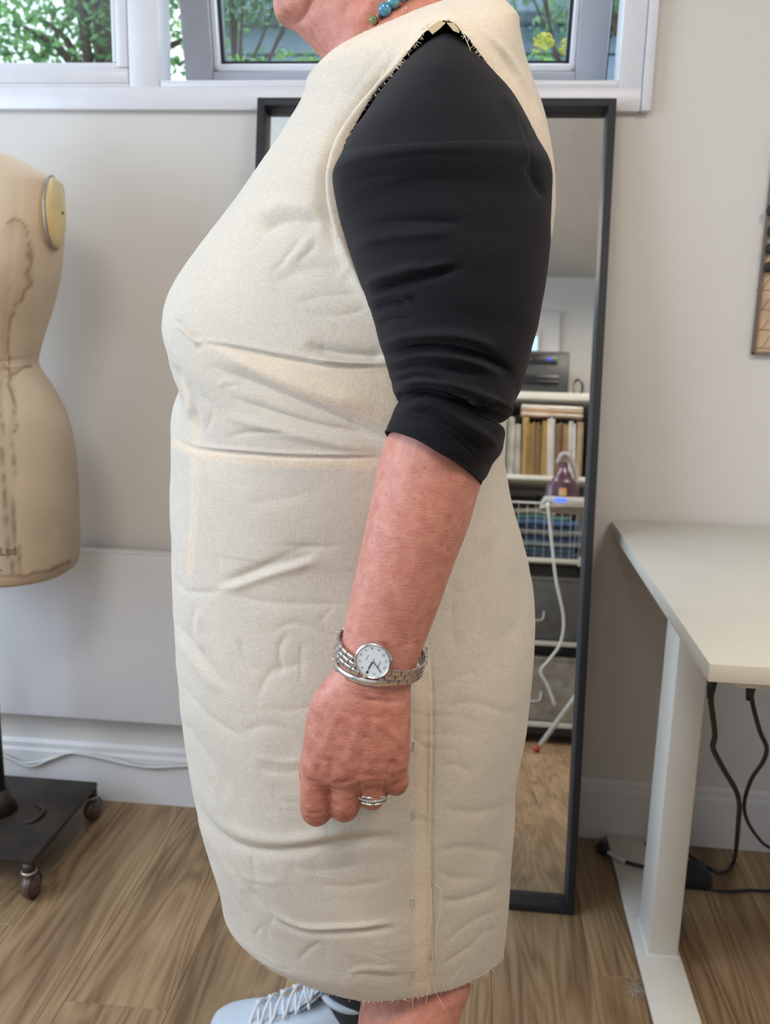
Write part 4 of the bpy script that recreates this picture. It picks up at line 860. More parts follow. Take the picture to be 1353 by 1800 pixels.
# pins
for (a, b) in (((727, 1303), (724, 1320)), ((726, 1424), (726, 1440)), ((725, 1578), (727, 1594)), ((726, 1704), (726, 1717)), ((755, 1666), (756, 1686)), ((750, 1136), (749, 1168))):
    bm = bmesh.new(); p0 = on_dress(*a, .0016); p1 = on_dress(*b, .0016); wire(bm, [p0-(p1-p0)*.05, p0, (p0+p1)/2+[0, -.0006, 0], p1], .00042, n=8); ball(bm, p0, .0009); obj('pin', bm, M_steel, dress)
# loose threads, frayed edges
def thread(pts, r=.00022, m=16):
    bm = bmesh.new(); wire(bm, pts, r, n=5, m=m); return bm
for L in ([(762, 1552), (772, 1562), (770, 1600), (762, 1630), (759, 1680)], [(757, 1700), (764, 1740), (779, 1768)], [(752, 1730), (746, 1760)], [(797, 42), (808, 54), (818, 72), (826, 94)], [(711, 84), (714, 98)], [(676, 124), (673, 138)], [(756, 1560), (757, 1620), (757, 1700)]):
    obj('loose_thread', thread([on_dress(x, y, .002+.001*i) for i, (x, y) in enumerate(L)], .00028), M_thread, dress)
bm = bmesh.new(); r = np.random.RandomState(8)
def fringe(L, n, length, out=1):
    L = catmull(np.array(L, float), 60)
    for k in range(n):
        i = r.uniform(0, 58.9); a = L[int(i)]+(L[int(i)+1]-L[int(i)])*(i % 1); t_ = L[int(i)+1]-L[int(i)]; nrm = np.array([t_[1], -t_[0]])/np.hypot(*t_)*out
        l = length*r.uniform(.3, 1); a0 = on_dress(*a, .0006); s = .00055; e = a0+(CR*nrm[0]-CU*nrm[1])*l*s+(CR*t_[0]-CU*t_[1])/np.hypot(*t_)*l*s*r.uniform(-.7, .7)
        wire(bm, [a0, (a0+e)/2+r.normal(size=3)*.0005, e], .00020, n=4)
fringe([(742, 60), (704, 110), (672, 146), (655, 167)], 60, 9, 1); fringe([(655, 167), (622, 222), (597, 280)], 20, 4, 1); fringe([(803, 44), (846, 98), (897, 160), (948, 248)], 45, 8, -1); fringe([(742, 60), (768, 40), (803, 44)], 30, 8, 1)
hemv = V[(MR-1)*NT:(MR-1)*NT+NN]; hcen = hemv.mean(0)
for k in range(190):
    i = r.randint(4, NN-4); a0 = hemv[i]; o_ = a0-hcen; o_[2] = 0; o_ /= np.linalg.norm(o_); l = r.uniform(.0006, .0028 if k % 9 else .010)
    e = a0+(np.array([0, 0, -1.])*r.uniform(.4, 1)+o_*r.uniform(0, .5)+r.normal(size=3)*.5)*l; wire(bm, [a0, (a0+e)/2+r.normal(size=3)*.0006, e], .00018, n=4)
fringe([(576, 112), (600, 88), (640, 62), (680, 35), (715, 12)], 70, 8, -1)
fringe([(888, 845), (897, 880)], 8, 16, -1)
o = obj('frayed_edge', bm, M_thread, dress); o['kind'] = 'stuff'
# underside facing visible at the shoulder notch
bm = bmesh.new()
for pts in ([(751, 50), (772, 36), (783, 40), (773, 50), (760, 60)], [(785, 40), (797, 40), (806, 50), (807, 58), (797, 54)]):
    c_ = [at(x, y, .775) for x, y in pts]; v = [bm.verts.new(p) for p in c_]; v2 = [bm.verts.new(p+[0, .0012, 0]) for p in c_]; n = len(v)
    bm.faces.new(v); bm.faces.new(v2[::-1])
    for i in range(n): bm.faces.new((v[i], v[(i+1) % n], v2[(i+1) % n], v2[i]))
bmesh.ops.recalc_face_normals(bm, faces=bm.faces); obj('shoulder_seam_allowance', bm, mat('calico_back', (.55, .45, .28), .9), dress, smooth=False)

# ------------------------------------------------------------------ generic limb loft
def ring(L, R, Y, b, k=0, YR=None):
    return [*at(L[0], L[1], Y), *at(R[0], R[1], Y if YR is None else YR), b, k]
def ringw(c, a, b, k=0): return [c[0]-a, c[1], c[2], c[0]+a, c[1], c[2], b, k]
def limb(rings, m, n, p=1.0, flat=0):
    R_ = catmull(np.array(rings, float), m); Lp, Rp, b, k = R_[:, :3], R_[:, 3:6], R_[:, 6], R_[:, 7]
    t_ = np.linspace(0, 2*pi, n, endpoint=False); c, s = np.cos(t_), np.sin(t_); c = np.sign(c)*np.abs(c)**p; s = np.sign(s)*np.abs(s)**p
    C_ = (Lp+Rp)/2; e1 = (Rp-Lp)/2
    ax = np.gradient(C_, axis=0); e2 = np.cross(ax, e1); e2 /= np.linalg.norm(e2, axis=1, keepdims=True)+1e-12
    e2 *= np.where(e2[:, 1:2] > 0, -1, 1)                       # towards the camera side
    if flat:
        wf = np.clip((flat-np.arange(m))/(flat*.4), 0, 1)[:, None]; e2 = e2*(1-wf)+np.array([[0, -1., 0]])*wf
    e2 = e2*b[:, None]; e2[:, 2] += k
    return C_[:, None, :]+e1[:, None, :]*c[None, :, None]+e2[:, None, :]*s[None, :, None]
def closed(G):
    m, n = G.shape[:2]; V = np.vstack([G.reshape(-1, 3), G[0].mean(0)[None], G[-1].mean(0)[None]]); F = [tuple(f) for f in grid_faces(m, n)]
    a, b = m*n, m*n+1
    F += [(a, (i+1) % n, i) for i in range(n)]+[(b, (m-1)*n+i, (m-1)*n+(i+1) % n) for i in range(n)]
    return V, F
# black jersey top: torso under the toile and two sleeves
SL = [((772, 58), (800, 58), .82, .025, 0), ((742, 80), (832, 80), .815, .06, 0), ((708, 114), (862, 110), .81, .090, 0), ((663, 172), (902, 166), .808, .112, 0), ((618, 242), (937, 230), .80, .120, 0), ((591, 305), (966, 285), .79, .120, 0),
      ((590, 345), (970, 340), .783, .114, 0), ((603, 402), (967, 400), .775, .106, 0), ((626, 468), (961, 465), .765, .098, .003), ((650, 535), (950, 545), .755, .09, .006), ((668, 600), (934, 618), .748, .082, .008), ((680, 650), (917, 680), .742, .077, .010),
      ((690, 685), (902, 706), .738, .074, .010), ((696, 700), (899, 728), .737, .073, .010), ((703, 706), (872, 744), .736, .064, .010), ((697, 714), (886, 768), .735, .069, .011), ((690, 728), (876, 800), .733, .067, .012), ((684, 745), (856, 830), .731, .064, .013), ((680, 762), (845, 854), .730, .061, .013)]
SLr = [ring(a, b, Y, bb, k if i > 7 else -(1, 1, 1, 1, .85, .6, .35, .15)[i]*(at((a[0]+b[0])/2, (a[1]+b[1])/2, Y)[2]-H)*bb/Y) for i, (a, b, Y, bb, k) in enumerate(SL)]
Gs = limb(SLr, 460, 300, flat=190)
# inner lip of the cuff
inner = []
cC = Gs[-1].mean(0); up_ = (Gs[-12].mean(0)-cC)
for f, s in ((.3, .985), (1.0, .97), (2.5, .955)): inner.append(cC+(Gs[-1]-cC)*s+up_*f)
Ns = vnormals(Gs); Ps = proj(Gs.reshape(-1, 3)); fm = (Gs[..., 1] < .775).ravel()
SC_L = [('s', .0045, 9, [(800, 468), (760, 478), (700, 492), (650, 505)]), ('v', .0040, 7, [(648, 518), (690, 500), (760, 478), (820, 472)]), ('r', .0040, 9, [(640, 500), (690, 480), (750, 465)]), ('v', .0045, 6, [(656, 545), (680, 532), (720, 530)]), ('r', .004, 8, [(650, 530), (690, 520), (730, 520)]), ('v', .0025, 6, [(660, 572), (690, 560), (730, 562)]),
        ('v', .0030, 10, [(640, 395), (720, 388), (820, 392)]), ('r', .003, 10, [(620, 430), (700, 415), (800, 410)]), ('v', .0012, 10, [(600, 330), (660, 310), (700, 308)]),
        ('v', .0085, 8, [(674, 625), (720, 612), (790, 610), (850, 625), (905, 658)]), ('r', .0070, 10, [(672, 606), (720, 594), (800, 592), (870, 612)]), ('v', .0060, 6, [(680, 655), (730, 640), (800, 650), (840, 662)]), ('r', .0050, 7, [(680, 640), (740, 628), (810, 634), (880, 660)]),
        ('v', .0055, 5, [(684, 672), (730, 660), (790, 672)]), ('r', .0065, 8, [(690, 690), (740, 672), (800, 680), (860, 705), (896, 728)]), ('v', .0062, 6, [(698, 706), (740, 690), (800, 702), (850, 730), (882, 752)]),
        ('r', .0050, 9, [(700, 722), (760, 712), (820, 745), (878, 785)]), ('v', .0018, 2.5, [(716, 722), (760, 730), (810, 762), (852, 800)]), ('v', .0012, 2, [(700, 735), (750, 738), (800, 770), (845, 815)]),
        ('v', .0035, 8, [(905, 195), (930, 260), (945, 310), (962, 345)]), ('v', .0028, 6, [(925, 285), (945, 320), (960, 350)]), ('r', .003, 10, [(880, 160), (915, 220), (935, 290)])]
Ds = creases(Ps, SC_L)*np.clip((.80-Gs[..., 1].ravel())/.03, 0, 1)
qs = Gs.reshape(-1, 3); Ds += .0016*vnoise(qs*[10, 10, 20], 21)+.0009*vnoise(qs*[18, 18, 60], 22)
wz = np.clip((1.12-qs[:, 2])/.12, 0, 1)*np.clip((qs[:, 2]-.975)/.04, 0, 1); Ds += .0022*wz*np.sin(qs[:, 2]*330+3*vnoise(qs*14, 23))*(.5+.5*vnoise(qs*9, 24))
Gs = Gs+Ns*Ds.reshape(Gs.shape[0], -1, 1)
Gs = np.concatenate([Gs, np.array(inner)], 0)
GT = body_grid(FRr[::8], BKr[::8], PR[::8]*[1, 1, 1], np.linspace(0, 2*pi, 140, endpoint=False)); ctr = GT.mean(1, keepdims=True); GT = ctr+(GT-ctr)*[.955, .94, 1]; GT = GT[2:45]; wf_ = np.clip((np.arange(len(GT))-2)/9., 0, 1)[:, None]*.06+.94; GT[..., 1] = YC+(GT[..., 1]-YC)*wf_; GT[0] = GT[0].mean(0)+(GT[0]-GT[0].mean(0))*.97
Vs, Fs = [], []; o_ = 0
for g in (Gs, Gs*[1, -1, 1]+[0, 2*YC, 0], GT):
    Vs.append(g.reshape(-1, 3)); f = grid_faces(*g.shape[:2]); Fs.append((f if g is not None else f)+o_); o_ += g.shape[0]*g.shape[1]
shirt = link('black_top', mesh_np('black_top', np.vstack(Vs), np.vstack(Fs)), person, M_jersey); shirt['label'] = 'black jersey top with sleeves pushed up to the elbow'
bm = bmesh.new(); hem_ = Gs[-8][::1]; wire(bm, [p for p in Gs[-4]]+[Gs[-4][0]], .0011, n=6); obj('cuff_hem', bm, M_jersey, shirt)

# ------------------------------------------------------------------ body: one continuous surface
parts = []
AR = [((690, 560), (900, 575), .757, .050), ((710, 660), (868, 680), .745, .046), ((717, 705), (855, 735), .739, .048), ((700, 742), (850, 790), .734, .052), ((682, 764), (845, 850), .730, .0545), ((667, 806), (840, 868), .727, .0525), ((652, 880), (824, 925), .724, .0500), ((636, 955), (799, 990), .721, .0460), ((620, 1030), (776, 1054), .718, .0415), ((606, 1095), (757, 1105), .715, .0355), ((599, 1140), (740, 1148), .712, .0315), ((594, 1165), (729, 1178), .710, .0300), ((577, 1186), (723, 1200), .708, .0290),
      ((551, 1222), (722, 1232), .706, .0270), ((538, 1265), (722, 1270), .704, .0255), ((533, 1305), (721, 1310), .703, .0245), ((531, 1340), (719, 1338), .703, .0225), ((540, 1366), (714, 1358), .705, .0180), ((560, 1378), (700, 1368), .707, .012)]
parts.append(limb([ring(a, b, Y, bb) for a, b, Y, bb in AR], 160, 64))
def finger(path, radii, m=40, n=24, flat=1.0):
    P = catmull(np.array(path, float), m); r_ = catmull(np.array(radii, float), m); T = np.gradient(P, axis=0); T /= np.linalg.norm(T, axis=1, keepdims=True)
    X = np.array([1., 0, 0])-T*T[:, :1]; X /= np.linalg.norm(X, axis=1, keepdims=True); Z = np.cross(T, X); t_ = np.linspace(0, 2*pi, n, endpoint=False)
    g = P[:, None]+r_[:, None, None]*(X[:, None]*np.cos(t_)[None, :, None]+Z[:, None]*np.sin(t_)[None, :, None]*flat)
    a = P[0]-T[0]*r_[0]*.6; b = P[-1]+T[-1]*r_[-1]*.75; ga = a+(g[0]-P[0])*.5; gb = P[-1]+T[-1]*r_[-1]*.55+(g[-1]-P[-1])*.72
    return np.concatenate([ga[None], g, gb[None]], 0)
ppm = 1/np.linalg.norm(at(600, 1400, .70)-at(601, 1400, .70))
def fing(x0, x1, x2, y0, y2, w, Y0=.702, curl=.030):
    r_ = w/2/ppm
    a = at(x0, y0, Y0+.004); b = at((x0+x1)/2, y0+34, Y0-.001); c = at(x1, y2-w*.62, Y0+.003); d = at(x2, y2-w*.52, Y0+.003+curl*.55); e = at(x2, y2-w*1.0, Y0+curl+.006); f = at(x2, y2-w*1.55, Y0+curl*1.15+.008)
    return finger([a, b, c, d, e, f], [r_*.98, r_*.97, r_*1.0, r_*.93, r_*.85, r_*.72])
parts.append(fing(556, 553, 560, 1330, 1452, 53)); parts.append(fing(608, 605, 606, 1330, 1445, 54)); parts.append(fing(654, 655, 653, 1325, 1424, 45)); parts.append(fing(695, 697, 694, 1322, 1400, 44, Y0=.708))
# thumb, tucked behind the index finger, just showing at its left
parts.append(finger([at(592, 1240, .722), at(566, 1290, .732), at(551, 1335, .736), at(548, 1366, .736), at(562, 1400, .742)], [.0135, .0125, .0120, .0115, .0085]))
# knuckles
for x, y, rr, Yk in ((556, 1350, .0132, .695), (607, 1362, .0138, .694), (655, 1352, .0118, .696), (697, 1338, .0112, .701)):
    bm = bmesh.new(); ball(bm, at(x, y, Yk), rr, (1.0, .75, 1.05), 20, 14); vv = np.array([v.co for v in bm.verts]); bm.verts.index_update(); ff = [tuple(v.index for v in f.verts) for f in bm.faces]; bm.free(); parts.append((vv, ff))
# upper arm inside the sleeve, shoulder
parts.append(limb([ring(*a) for a in (((770, 170), (830, 168), .86, .03), ((705, 230), (880, 220), .84, .055), ((660, 310), (905, 300), .81, .075), ((655, 400), (915, 400), .785, .085), ((675, 500), (910, 510), .768, .075), ((690, 600), (895, 620), .752, .064), ((700, 680), (880, 700), .742, .058))], 60, 40))
arm_parts = list(parts)
# head and neck
HD = [((590, 165), (880, 60), .95, .10), ((576, 122), (862, 22), .95, .084), ((556, 92), (848, -10), .95, .076), ((530, 66), (835, -36), .95, .070), ((512, 49), (826, -62), .95, .066), ((492, 42), (818, -88), .95, .062), ((484, 27), (814, -112), .95, .060), ((481, 6), (812, -138), .95, .062), ((485, -22), (812, -160), .95, .066), ((477, -50), (812, -186), .95, .070), ((481, -72), (812, -206), .95, .073), ((474, -110), (813, -236), .95, .076), ((476, -160), (812, -270), .95, .078), ((478, -215), (803, -306), .95, .078), ((494, -270), (782, -340), .95, .073), ((530, -318), (745, -366), .95, .058), ((590, -352), (690, -372), .95, .03)]
parts.append(limb([ring(*a) for a in HD], 120, 64))
parts.append(limb([ring(*a) for a in (((476, -66), (520, -66), .95, .010), ((452, -76), (520, -78), .95, .018), ((452, -92), (520, -96), .95, .014), ((464, -130), (520, -130), .95, .011), ((476, -160), (520, -160), .95, .008))], 24, 20))   # nose
for s_ in (-1, 1):
    parts.append(limb([ring((640, -90), (668, -92), YC+s_*.074, .008), ring((632, -115), (676, -118), YC+s_*.078, .011), ring((628, -150), (684, -152), YC+s_*.080, .010), ring((640, -176), (678, -178), YC+s_*.076, .007)], 16, 16))  # ears
    parts.append(limb([ring((474, -35), (492, -34), YC+s_*.012, .014), ring((470, -42), (495, -42), YC+s_*.012, .016), ring((474, -50), (495, -49), YC+s_*.012, .013)], 10, 14))  # lips
# torso, hips
GT2 = body_grid(FRr[::8], BKr[::8], PR[::8], np.linspace(0, 2*pi, 90, endpoint=False)); ctr = GT2.mean(1, keepdims=True); GT2 = (ctr+(GT2-ctr)*[.90, .88, 1])[1:60]; parts.append(GT2)
# near leg and far leg
zt = .62; xh = fr[16][0]*.5+bk_[16][0]*.5
def lg(rows): return limb(rows, 90, 48)
NL = [ringw((xh, .90, .70), .085, .060), ringw((xh, .90, .60), .078, .055)]+[ring((650, 1630), (800, 1615), .89, .045), ring((640, 1690), (818, 1675), .882, .050), ring((636, 1755), (827, 1740), .870, .056), ring((629, 1800), (806, 1800), .862, .058)]
c8 = (at(629, 1800, .86)+at(806, 1800, .86))/2
NL += [ringw((c8[0]-.004, .862, .27), .056, .054), ringw((c8[0]+.0, .865, .19), .047, .044), ringw((c8[0]+.004, .868, .115), .036, .034), ringw((c8[0]+.0, .87, .06), .040, .034), ringw((c8[0]-.01, .87, .02), .038, .03)]
parts.append(lg(NL))
FLx = at(621, 1770, 1.22)[0]
FLg = [ringw((xh, 1.02, .70), .10, .085), ringw((xh-.01, 1.03, .58), .09, .08), ringw((xh-.02, 1.06, .46), .068, .064), ringw((FLx+.02, 1.14, .34), .056, .055), ringw((FLx+.01, 1.18, .26), .046, .044), ringw((FLx, 1.215, .16), .035, .033), ringw((FLx, 1.22, .07), .038, .033), ringw((FLx-.01, 1.22, .025), .036, .03)]
parts.append(lg(FLg))
for cx_, cy_ in ((c8[0]-.01, .87), (FLx-.01, 1.22)):
    parts.append(limb([[cx_+.05, cy_-.0, .04, cx_+.05, cy_, .09, .03, 0], [cx_-.02, cy_, .02, cx_-.02, cy_, .10, .034, 0], [cx_-.10, cy_, .02, cx_-.10, cy_, .065, .038, 0], [cx_-.16, cy_, .02, cx_-.16, cy_, .045, .034, 0]], 24, 24))
Vb, Fb, o_ = [], [], 0
allp = parts+[g*[1, -1, 1]+[0, 2*YC, 0] if isinstance(g, np.ndarray) else (g[0]*[1, -1, 1]+[0, 2*YC, 0], [f[::-1] for f in g[1]]) for g in arm_parts]
for g in allp:
    v, f = g if isinstance(g, tuple) else closed(g)
    Vb.append(v); Fb += [tuple(int(i)+o_ for i in q) for q in f]; o_ += len(v)
raw = bpy.data.meshes.new('raw'); raw.from_pydata(np.vstack(Vb).tolist(), [], Fb)
bm = bmesh.new(); bm.from_mesh(raw)
# each closed piece gets outward normals
bmesh.ops.recalc_face_normals(bm, faces=bm.faces); bm.to_mesh(raw); bm.free()
ro = bpy.data.objects.new('raw', raw); COL.objects.link(ro); rm = ro.modifiers.new('r', 'REMESH'); rm.mode = 'VOXEL'; rm.voxel_size = .0021; rm.adaptivity = 0
dg = bpy.context.evaluated_depsgraph_get(); bme = bpy.data.meshes.new_from_object(ro.evaluated_get(dg)); bpy.data.objects.remove(ro); bme.name = 'body'
nv = len(bme.vertices); V = np.zeros(nv*3, np.float32); bme.vertices.foreach_get('co', V); V = V.reshape(-1, 3).astype(float)
ne = len(bme.edges); E_ = np.zeros(ne*2, np.int32); bme.edges.foreach_get('vertices', E_); E_ = E_.reshape(-1, 2)
deg = np.bincount(E_.ravel(), minlength=nv).astype(float)[:, None]
def smooth(V, it, lam=.6, mu=None):
    for _ in range(it):
        for l in ((lam, mu) if mu else (lam,)):
            S = np.zeros_like(V)
            for a in range(3): S[:, a] = np.bincount(E_[:, 0], V[E_[:, 1], a], nv)+np.bincount(E_[:, 1], V[E_[:, 0], a], nv)
            V = V+l*(S/deg-V)
    return V
hand_m = (V[:, 2] < .86) & (V[:, 1] < .78) & (V[:, 2] > .6)
Vsm = smooth(V, 9, .6); Vh = smooth(V, 4, .5); V = np.where(hand_m[:, None], Vh, Vsm)
bme.vertices.foreach_set('co', V.astype(np.float32).ravel()); bme.update()
Nb = np.zeros(nv*3, np.float32)
try: bme.vertex_normals.foreach_get('vector', Nb)
except Exception: bme.vertices.foreach_get('normal', Nb)
Nb = Nb.reshape(-1, 3).astype(float); Pb = proj(V)
face_cam = ((CAM-V)*Nb).sum(1) > 0; armm = (V[:, 1] < .80) & face_cam
HC = [('v', .0022, 3.5, [(604, 1190), (640, 1204), (690, 1212), (722, 1208)]), ('v', .0012, 3, [(598, 1212), (640, 1228), (690, 1236), (718, 1232)]), ('v', .0010, 2.6, [(596, 1180), (630, 1192), (670, 1200)]), ('v', .0013, 3, [(590, 1200), (640, 1216), (700, 1222), (722, 1218)]), ('v', .0010, 3, [(620, 1226), (670, 1232), (715, 1230)]), ('v', .0009, 3, [(590, 1190), (630, 1198), (680, 1204)]),
      ('r', .0012, 9, [(640, 1240), (625, 1300), (606, 1350)]), ('r', .0012, 8, [(660, 1240), (658, 1300), (656, 1345)]), ('r', .0010, 8, [(600, 1240), (575, 1300), (556, 1342)]), ('v', .0018, 7, [(632, 1320), (631, 1345), (632, 1372)]), ('v', .0018, 7, [(582, 1330), (580, 1350), (579, 1375)]), ('v', .0022, 7, [(694, 1335), (684, 1352), (676, 1372)]),
      ('v', .0010, 2.6, [(533, 1428), (552, 1430), (575, 1424)]), ('v', .0008, 2.4, [(534, 1436), (555, 1438), (577, 1432)]), ('v', .0008, 2.4, [(582, 1432), (605, 1438), (628, 1432)]),
      ('v', .0016, 3, [(580, 1372), (579, 1400), (580, 1440)]), ('v', .0016, 3, [(632, 1372), (632, 1400)]), ('v', .0016, 3, [(677, 1368), (677, 1395)]), ('v', .0008, 3, [(585, 1372), (605, 1376), (628, 1370)]),
      ('r', .0010, 6, [(650, 1262), (690, 1290), (712, 1320)]), ('v', .0008, 4, [(600, 1250), (640, 1262), (690, 1255)]), ('v', .0010, 6, [(640, 1290), (660, 1330)])]
Dv = creases(Pb, HC)*armm
fcm = (V[:, 2] > 1.36) & (V[:, 1] < YC) & face_cam
Dv += creases(Pb, [('v', .0045, 6, [(558, -30), (545, 5), (530, 32), (516, 48)]), ('v', .0040, 4, [(700, -40), (665, 15), (632, 60), (598, 108)]), ('r', .003, 9, [(690, -40), (640, 20), (600, 75)]), ('v', .002, 5, [(720, -30), (690, 10), (650, 48)]), ('v', .002, 12, [(600, 10), (610, 50), (590, 80)]), ('v', .004, 4, [(470, -40), (500, -42)]), ('v', .006, 12, [(492, -140), (510, -145), (530, -140)])])*fcm
hk = np.where(armm & (V[:, 2] < .9))[0]; Dv[hk] += .0005*vnoise(V[hk]*[110, 110, 480], 31)*np.clip((.84-V[hk, 2])/.1+.3, .2, 1)+.00035*vnoise(V[hk]*[200, 200, 200], 32)
V = V+Nb*Dv[:, None]; bme.vertices.foreach_set('co', V.astype(np.float32).ravel())
bme.polygons.foreach_set('use_smooth', np.ones(len(bme.polygons), dtype=bool)); bme.update()
spot = np.zeros(nv)
for x, y, r_, s in ((789, 908, 7, .6), (806, 880, 8, .35), (790, 880, 14, .25), (700, 905, 5, .3), (666, 940, 5, .3), (664, 890, 4, .35), (776, 955, 5, .3), (733, 1128, 4, .6), (712, 1115, 6, .25), (557, 1348, 5, .55), (566, 1205, 7, .4), (650, 1355, 8, .45), (600, 1320, 4, .35), (612, 1365, 6, .35), (590, 1216, 8, .3), (560, 1265, 6, .22), (655, 1325, 5, .35), (745, 990, 6, .2), (690, 1060, 6, .2), (640, 1010, 5, .2), (575, 1235, 9, .22), (705, 1355, 7, .3), (700, 1310, 6, .15)):
    d2 = ((Pb-[x, y])**2).sum(1); spot = np.maximum(spot, s*np.exp(-d2/(r_*r_)))
attr(bme, 'spot', spot*armm)
tan = np.clip((1215-Pb[:, 1])/-40+0, 0, 1)*armm*.55*np.clip((1500-Pb[:, 1])/50, 0, 1)
tan = np.maximum(tan, .55*np.clip((Pb[:, 1]-1330)/60, 0, 1)*armm); tan = np.maximum(tan, (V[:, 2] < .5)*.25); tan = np.maximum(tan, (V[:, 2] > 1.36)*.30)
attr(bme, 'tan', tan)
while len(bme.materials): bme.materials.pop()
body = link('body', bme, person, M_skin)
# eyes
for s_ in (-1, 1):
    bm = bmesh.new(); ball(bm, at(500, -150, YC)+np.array([0, s_*.032, 0]), .012); obj('eye', bm, mat('eye_white', (.7, .68, .65), .2), person)
# hair: short grey-brown, wisps at the nape
M_hair = mat('hair', (.16, .13, .10), .5, var=.6, vscale=60, stretch=(1, 1, .2), bump=.6, bscale=200)
Hh = [ring(*a) for a in (((720, -60), (830, -58), .95, .066), ((690, -110), (836, -112), .95, .084), ((655, -160), (840, -165), .95, .090), ((560, -215), (838, -240), .95, .092), ((482, -262), (822, -310), .95, .090), ((490, -300), (800, -355), .95, .084), ((520, -345), (760, -392), .95, .066), ((590, -372), (690, -392), .95, .03))]
V_, F_ = closed(limb(Hh, 80, 90)); V_ = V_+.0025*np.stack([vnoise(V_*[90, 90, 20], s) for s in (1, 2, 3)], 1)
me = bpy.data.meshes.new('hair'); me.from_pydata(V_.tolist(), [], F_); me.polygons.foreach_set('use_smooth', [True]*len(me.polygons)); hair = link('hair', me, person, M_hair)
bm = bmesh.new(); r = np.random.RandomState(12)
for k in range(170):
    x0 = r.uniform(735, 850); a = at(x0, -80+r.uniform(-30, 20), YC-.07*r.rand()+.02); b = at(x0+r.uniform(-8, 22), -30+r.uniform(-10, 10), YC-.05*r.rand()); c = at(x0+r.uniform(-25, 60), r.uniform(-28, 20 if x0 > 810 else -12), YC-.03*r.rand())
    wire(bm, [a, b, c], .00012, n=4, m=8)
o = obj('hair_wisps', bm, M_hair, hair); o['kind'] = 'stuff'
# sock and shoes
def shoe(cx, cy, name_lab):
    # profile along -X: x offset, half width, z bottom, z top
    pr_ = [(.062, .012, .02, .05), (.055, .030, .006, .085), (.03, .036, .004, .098), (-.02, .038, .004, .100), (-.06, .042, .004, .088), (-.11, .047, .004, .070), (-.16, .048, .004, .056), (-.20, .042, .006, .046), (-.222, .025, .012, .038), (-.228, .008, .018, .030)]
    R_ = catmull(np.array(pr_), 70); n = 48; t_ = np.linspace(0, 2*pi, n, endpoint=False); G_ = np.zeros((70, n, 3))
    for j, (x, w, z0, z1) in enumerate(R_):
        c, s = np.cos(t_), np.sin(t_); G_[j, :, 0] = cx+x; G_[j, :, 1] = cy+w*np.sign(c)*np.abs(c)**.75; G_[j, :, 2] = (z0+z1)/2+(z1-z0)/2*np.sign(s)*np.abs(s)**.8
    V_, F_ = closed(G_); me = bpy.data.meshes.new('shoe'); me.from_pydata(V_.tolist(), [], F_); me.polygons.foreach_set('use_smooth', [True]*len(me.polygons))
    sh_ = link('shoe', me, person, M_shoe); sh_['label'] = name_lab
    bm = bmesh.new(); rows = []
    for (x, w) in [(p[0], p[1]) for p in R_[::3]]: rows.append((x, w))
    vt = [(cx+x, cy+w+.003) for x, w in rows]+[(cx+x, cy-w-.003) for x, w in rows[::-1]]
    v1 = [bm.verts.new((a, b, .0)) for a, b in vt]; v2 = [bm.verts.new((a, b, .024)) for a, b in vt]; k = len(vt)
    for i in range(k): bm.faces.new((v1[i], v1[(i+1) % k], v2[(i+1) % k], v2[i]))
    bm.faces.new(v1[::-1]); bm.faces.new(v2); obj('sole', bm, M_white, sh_, smooth=False)
    bm = bmesh.new(); a = [(cx+.040*cos(u)-.006, cy+.036*sin(u), .108+.010*(-cos(u))*.8) for u in np.linspace(0, 2*pi, 40)]; wire(bm, a, .006, n=10); obj('collar', bm, M_shoe, sh_)
    bm = bmesh.new()
    tg = catmull(np.array([(-.035, .022, .150), (-.052, .026, .126), (-.085, .022, .090), (-.12, .016, .070)]), 16)
    rows = [[bm.verts.new((cx+x, cy+w*u, z+.004-(abs(u)**2)*.008)) for u in np.linspace(-1, 1, 9)] for x, w, z in tg]; rows2 = [[bm.verts.new(v.co+Vector((.004, 0, -.005))) for v in rw] for rw in rows]
    for j in range(15):
        for i in range(8): bm.faces.new((rows[j][i], rows[j][i+1], rows[j+1][i+1], rows[j+1][i])); bm.faces.new((rows2[j][i], rows2[j+1][i], rows2[j+1][i+1], rows2[j][i+1]))
    obj('tongue', bm, M_shoe, sh_)
    for k in range(5):
        x = -.062-.020*k; z = .112-.0115*k; s = 1 if k % 2 else -1; bm = bmesh.new()
        wire(bm, [(cx+x, cy-.030, z-.016), (cx+x-.004, cy-.016, z-.001), (cx+x-.008, cy, z+.003), (cx+x-.013, cy+.016, z-.003), (cx+x-.018, cy+.030, z-.020)], .0024, n=8, m=18)
        wire(bm, [(cx+x, cy+.030, z-.016), (cx+x-.004, cy+.016, z+.001), (cx+x-.008, cy, z+.006), (cx+x-.013, cy-.016, z-.001), (cx+x-.018, cy-.030, z-.020)], .0024, n=8, m=18); obj('lace', bm, M_lace, sh_)
    bm = bmesh.new(); p = (cx-.058, cy-.004, .122); wire(bm, [p, (p[0]-.012, p[1]-.022, p[2]+.012), (p[0]-.002, p[1]-.036, p[2]-.004), p], .0022, n=8, m=20); wire(bm, [p, (p[0]-.014, p[1]+.02, p[2]+.01), (p[0]-.004, p[1]+.034, p[2]-.004), p], .0022, n=8, m=20); obj('lace_bow', bm, M_lace, sh_)
    return sh_
M_shoe = mat('pale_blue_shoe', (.52, .60, .70), .5, var=.1, vscale=30, bump=.3, bscale=400); M_lace = mat('white_lace', (.72, .74, .78), .8)
shoe(FLx-.004, 1.22, 'pale blue-white lace-up sneaker on the far foot'); shoe(c8[0]-.002, .87, 'matching sneaker on the near foot')
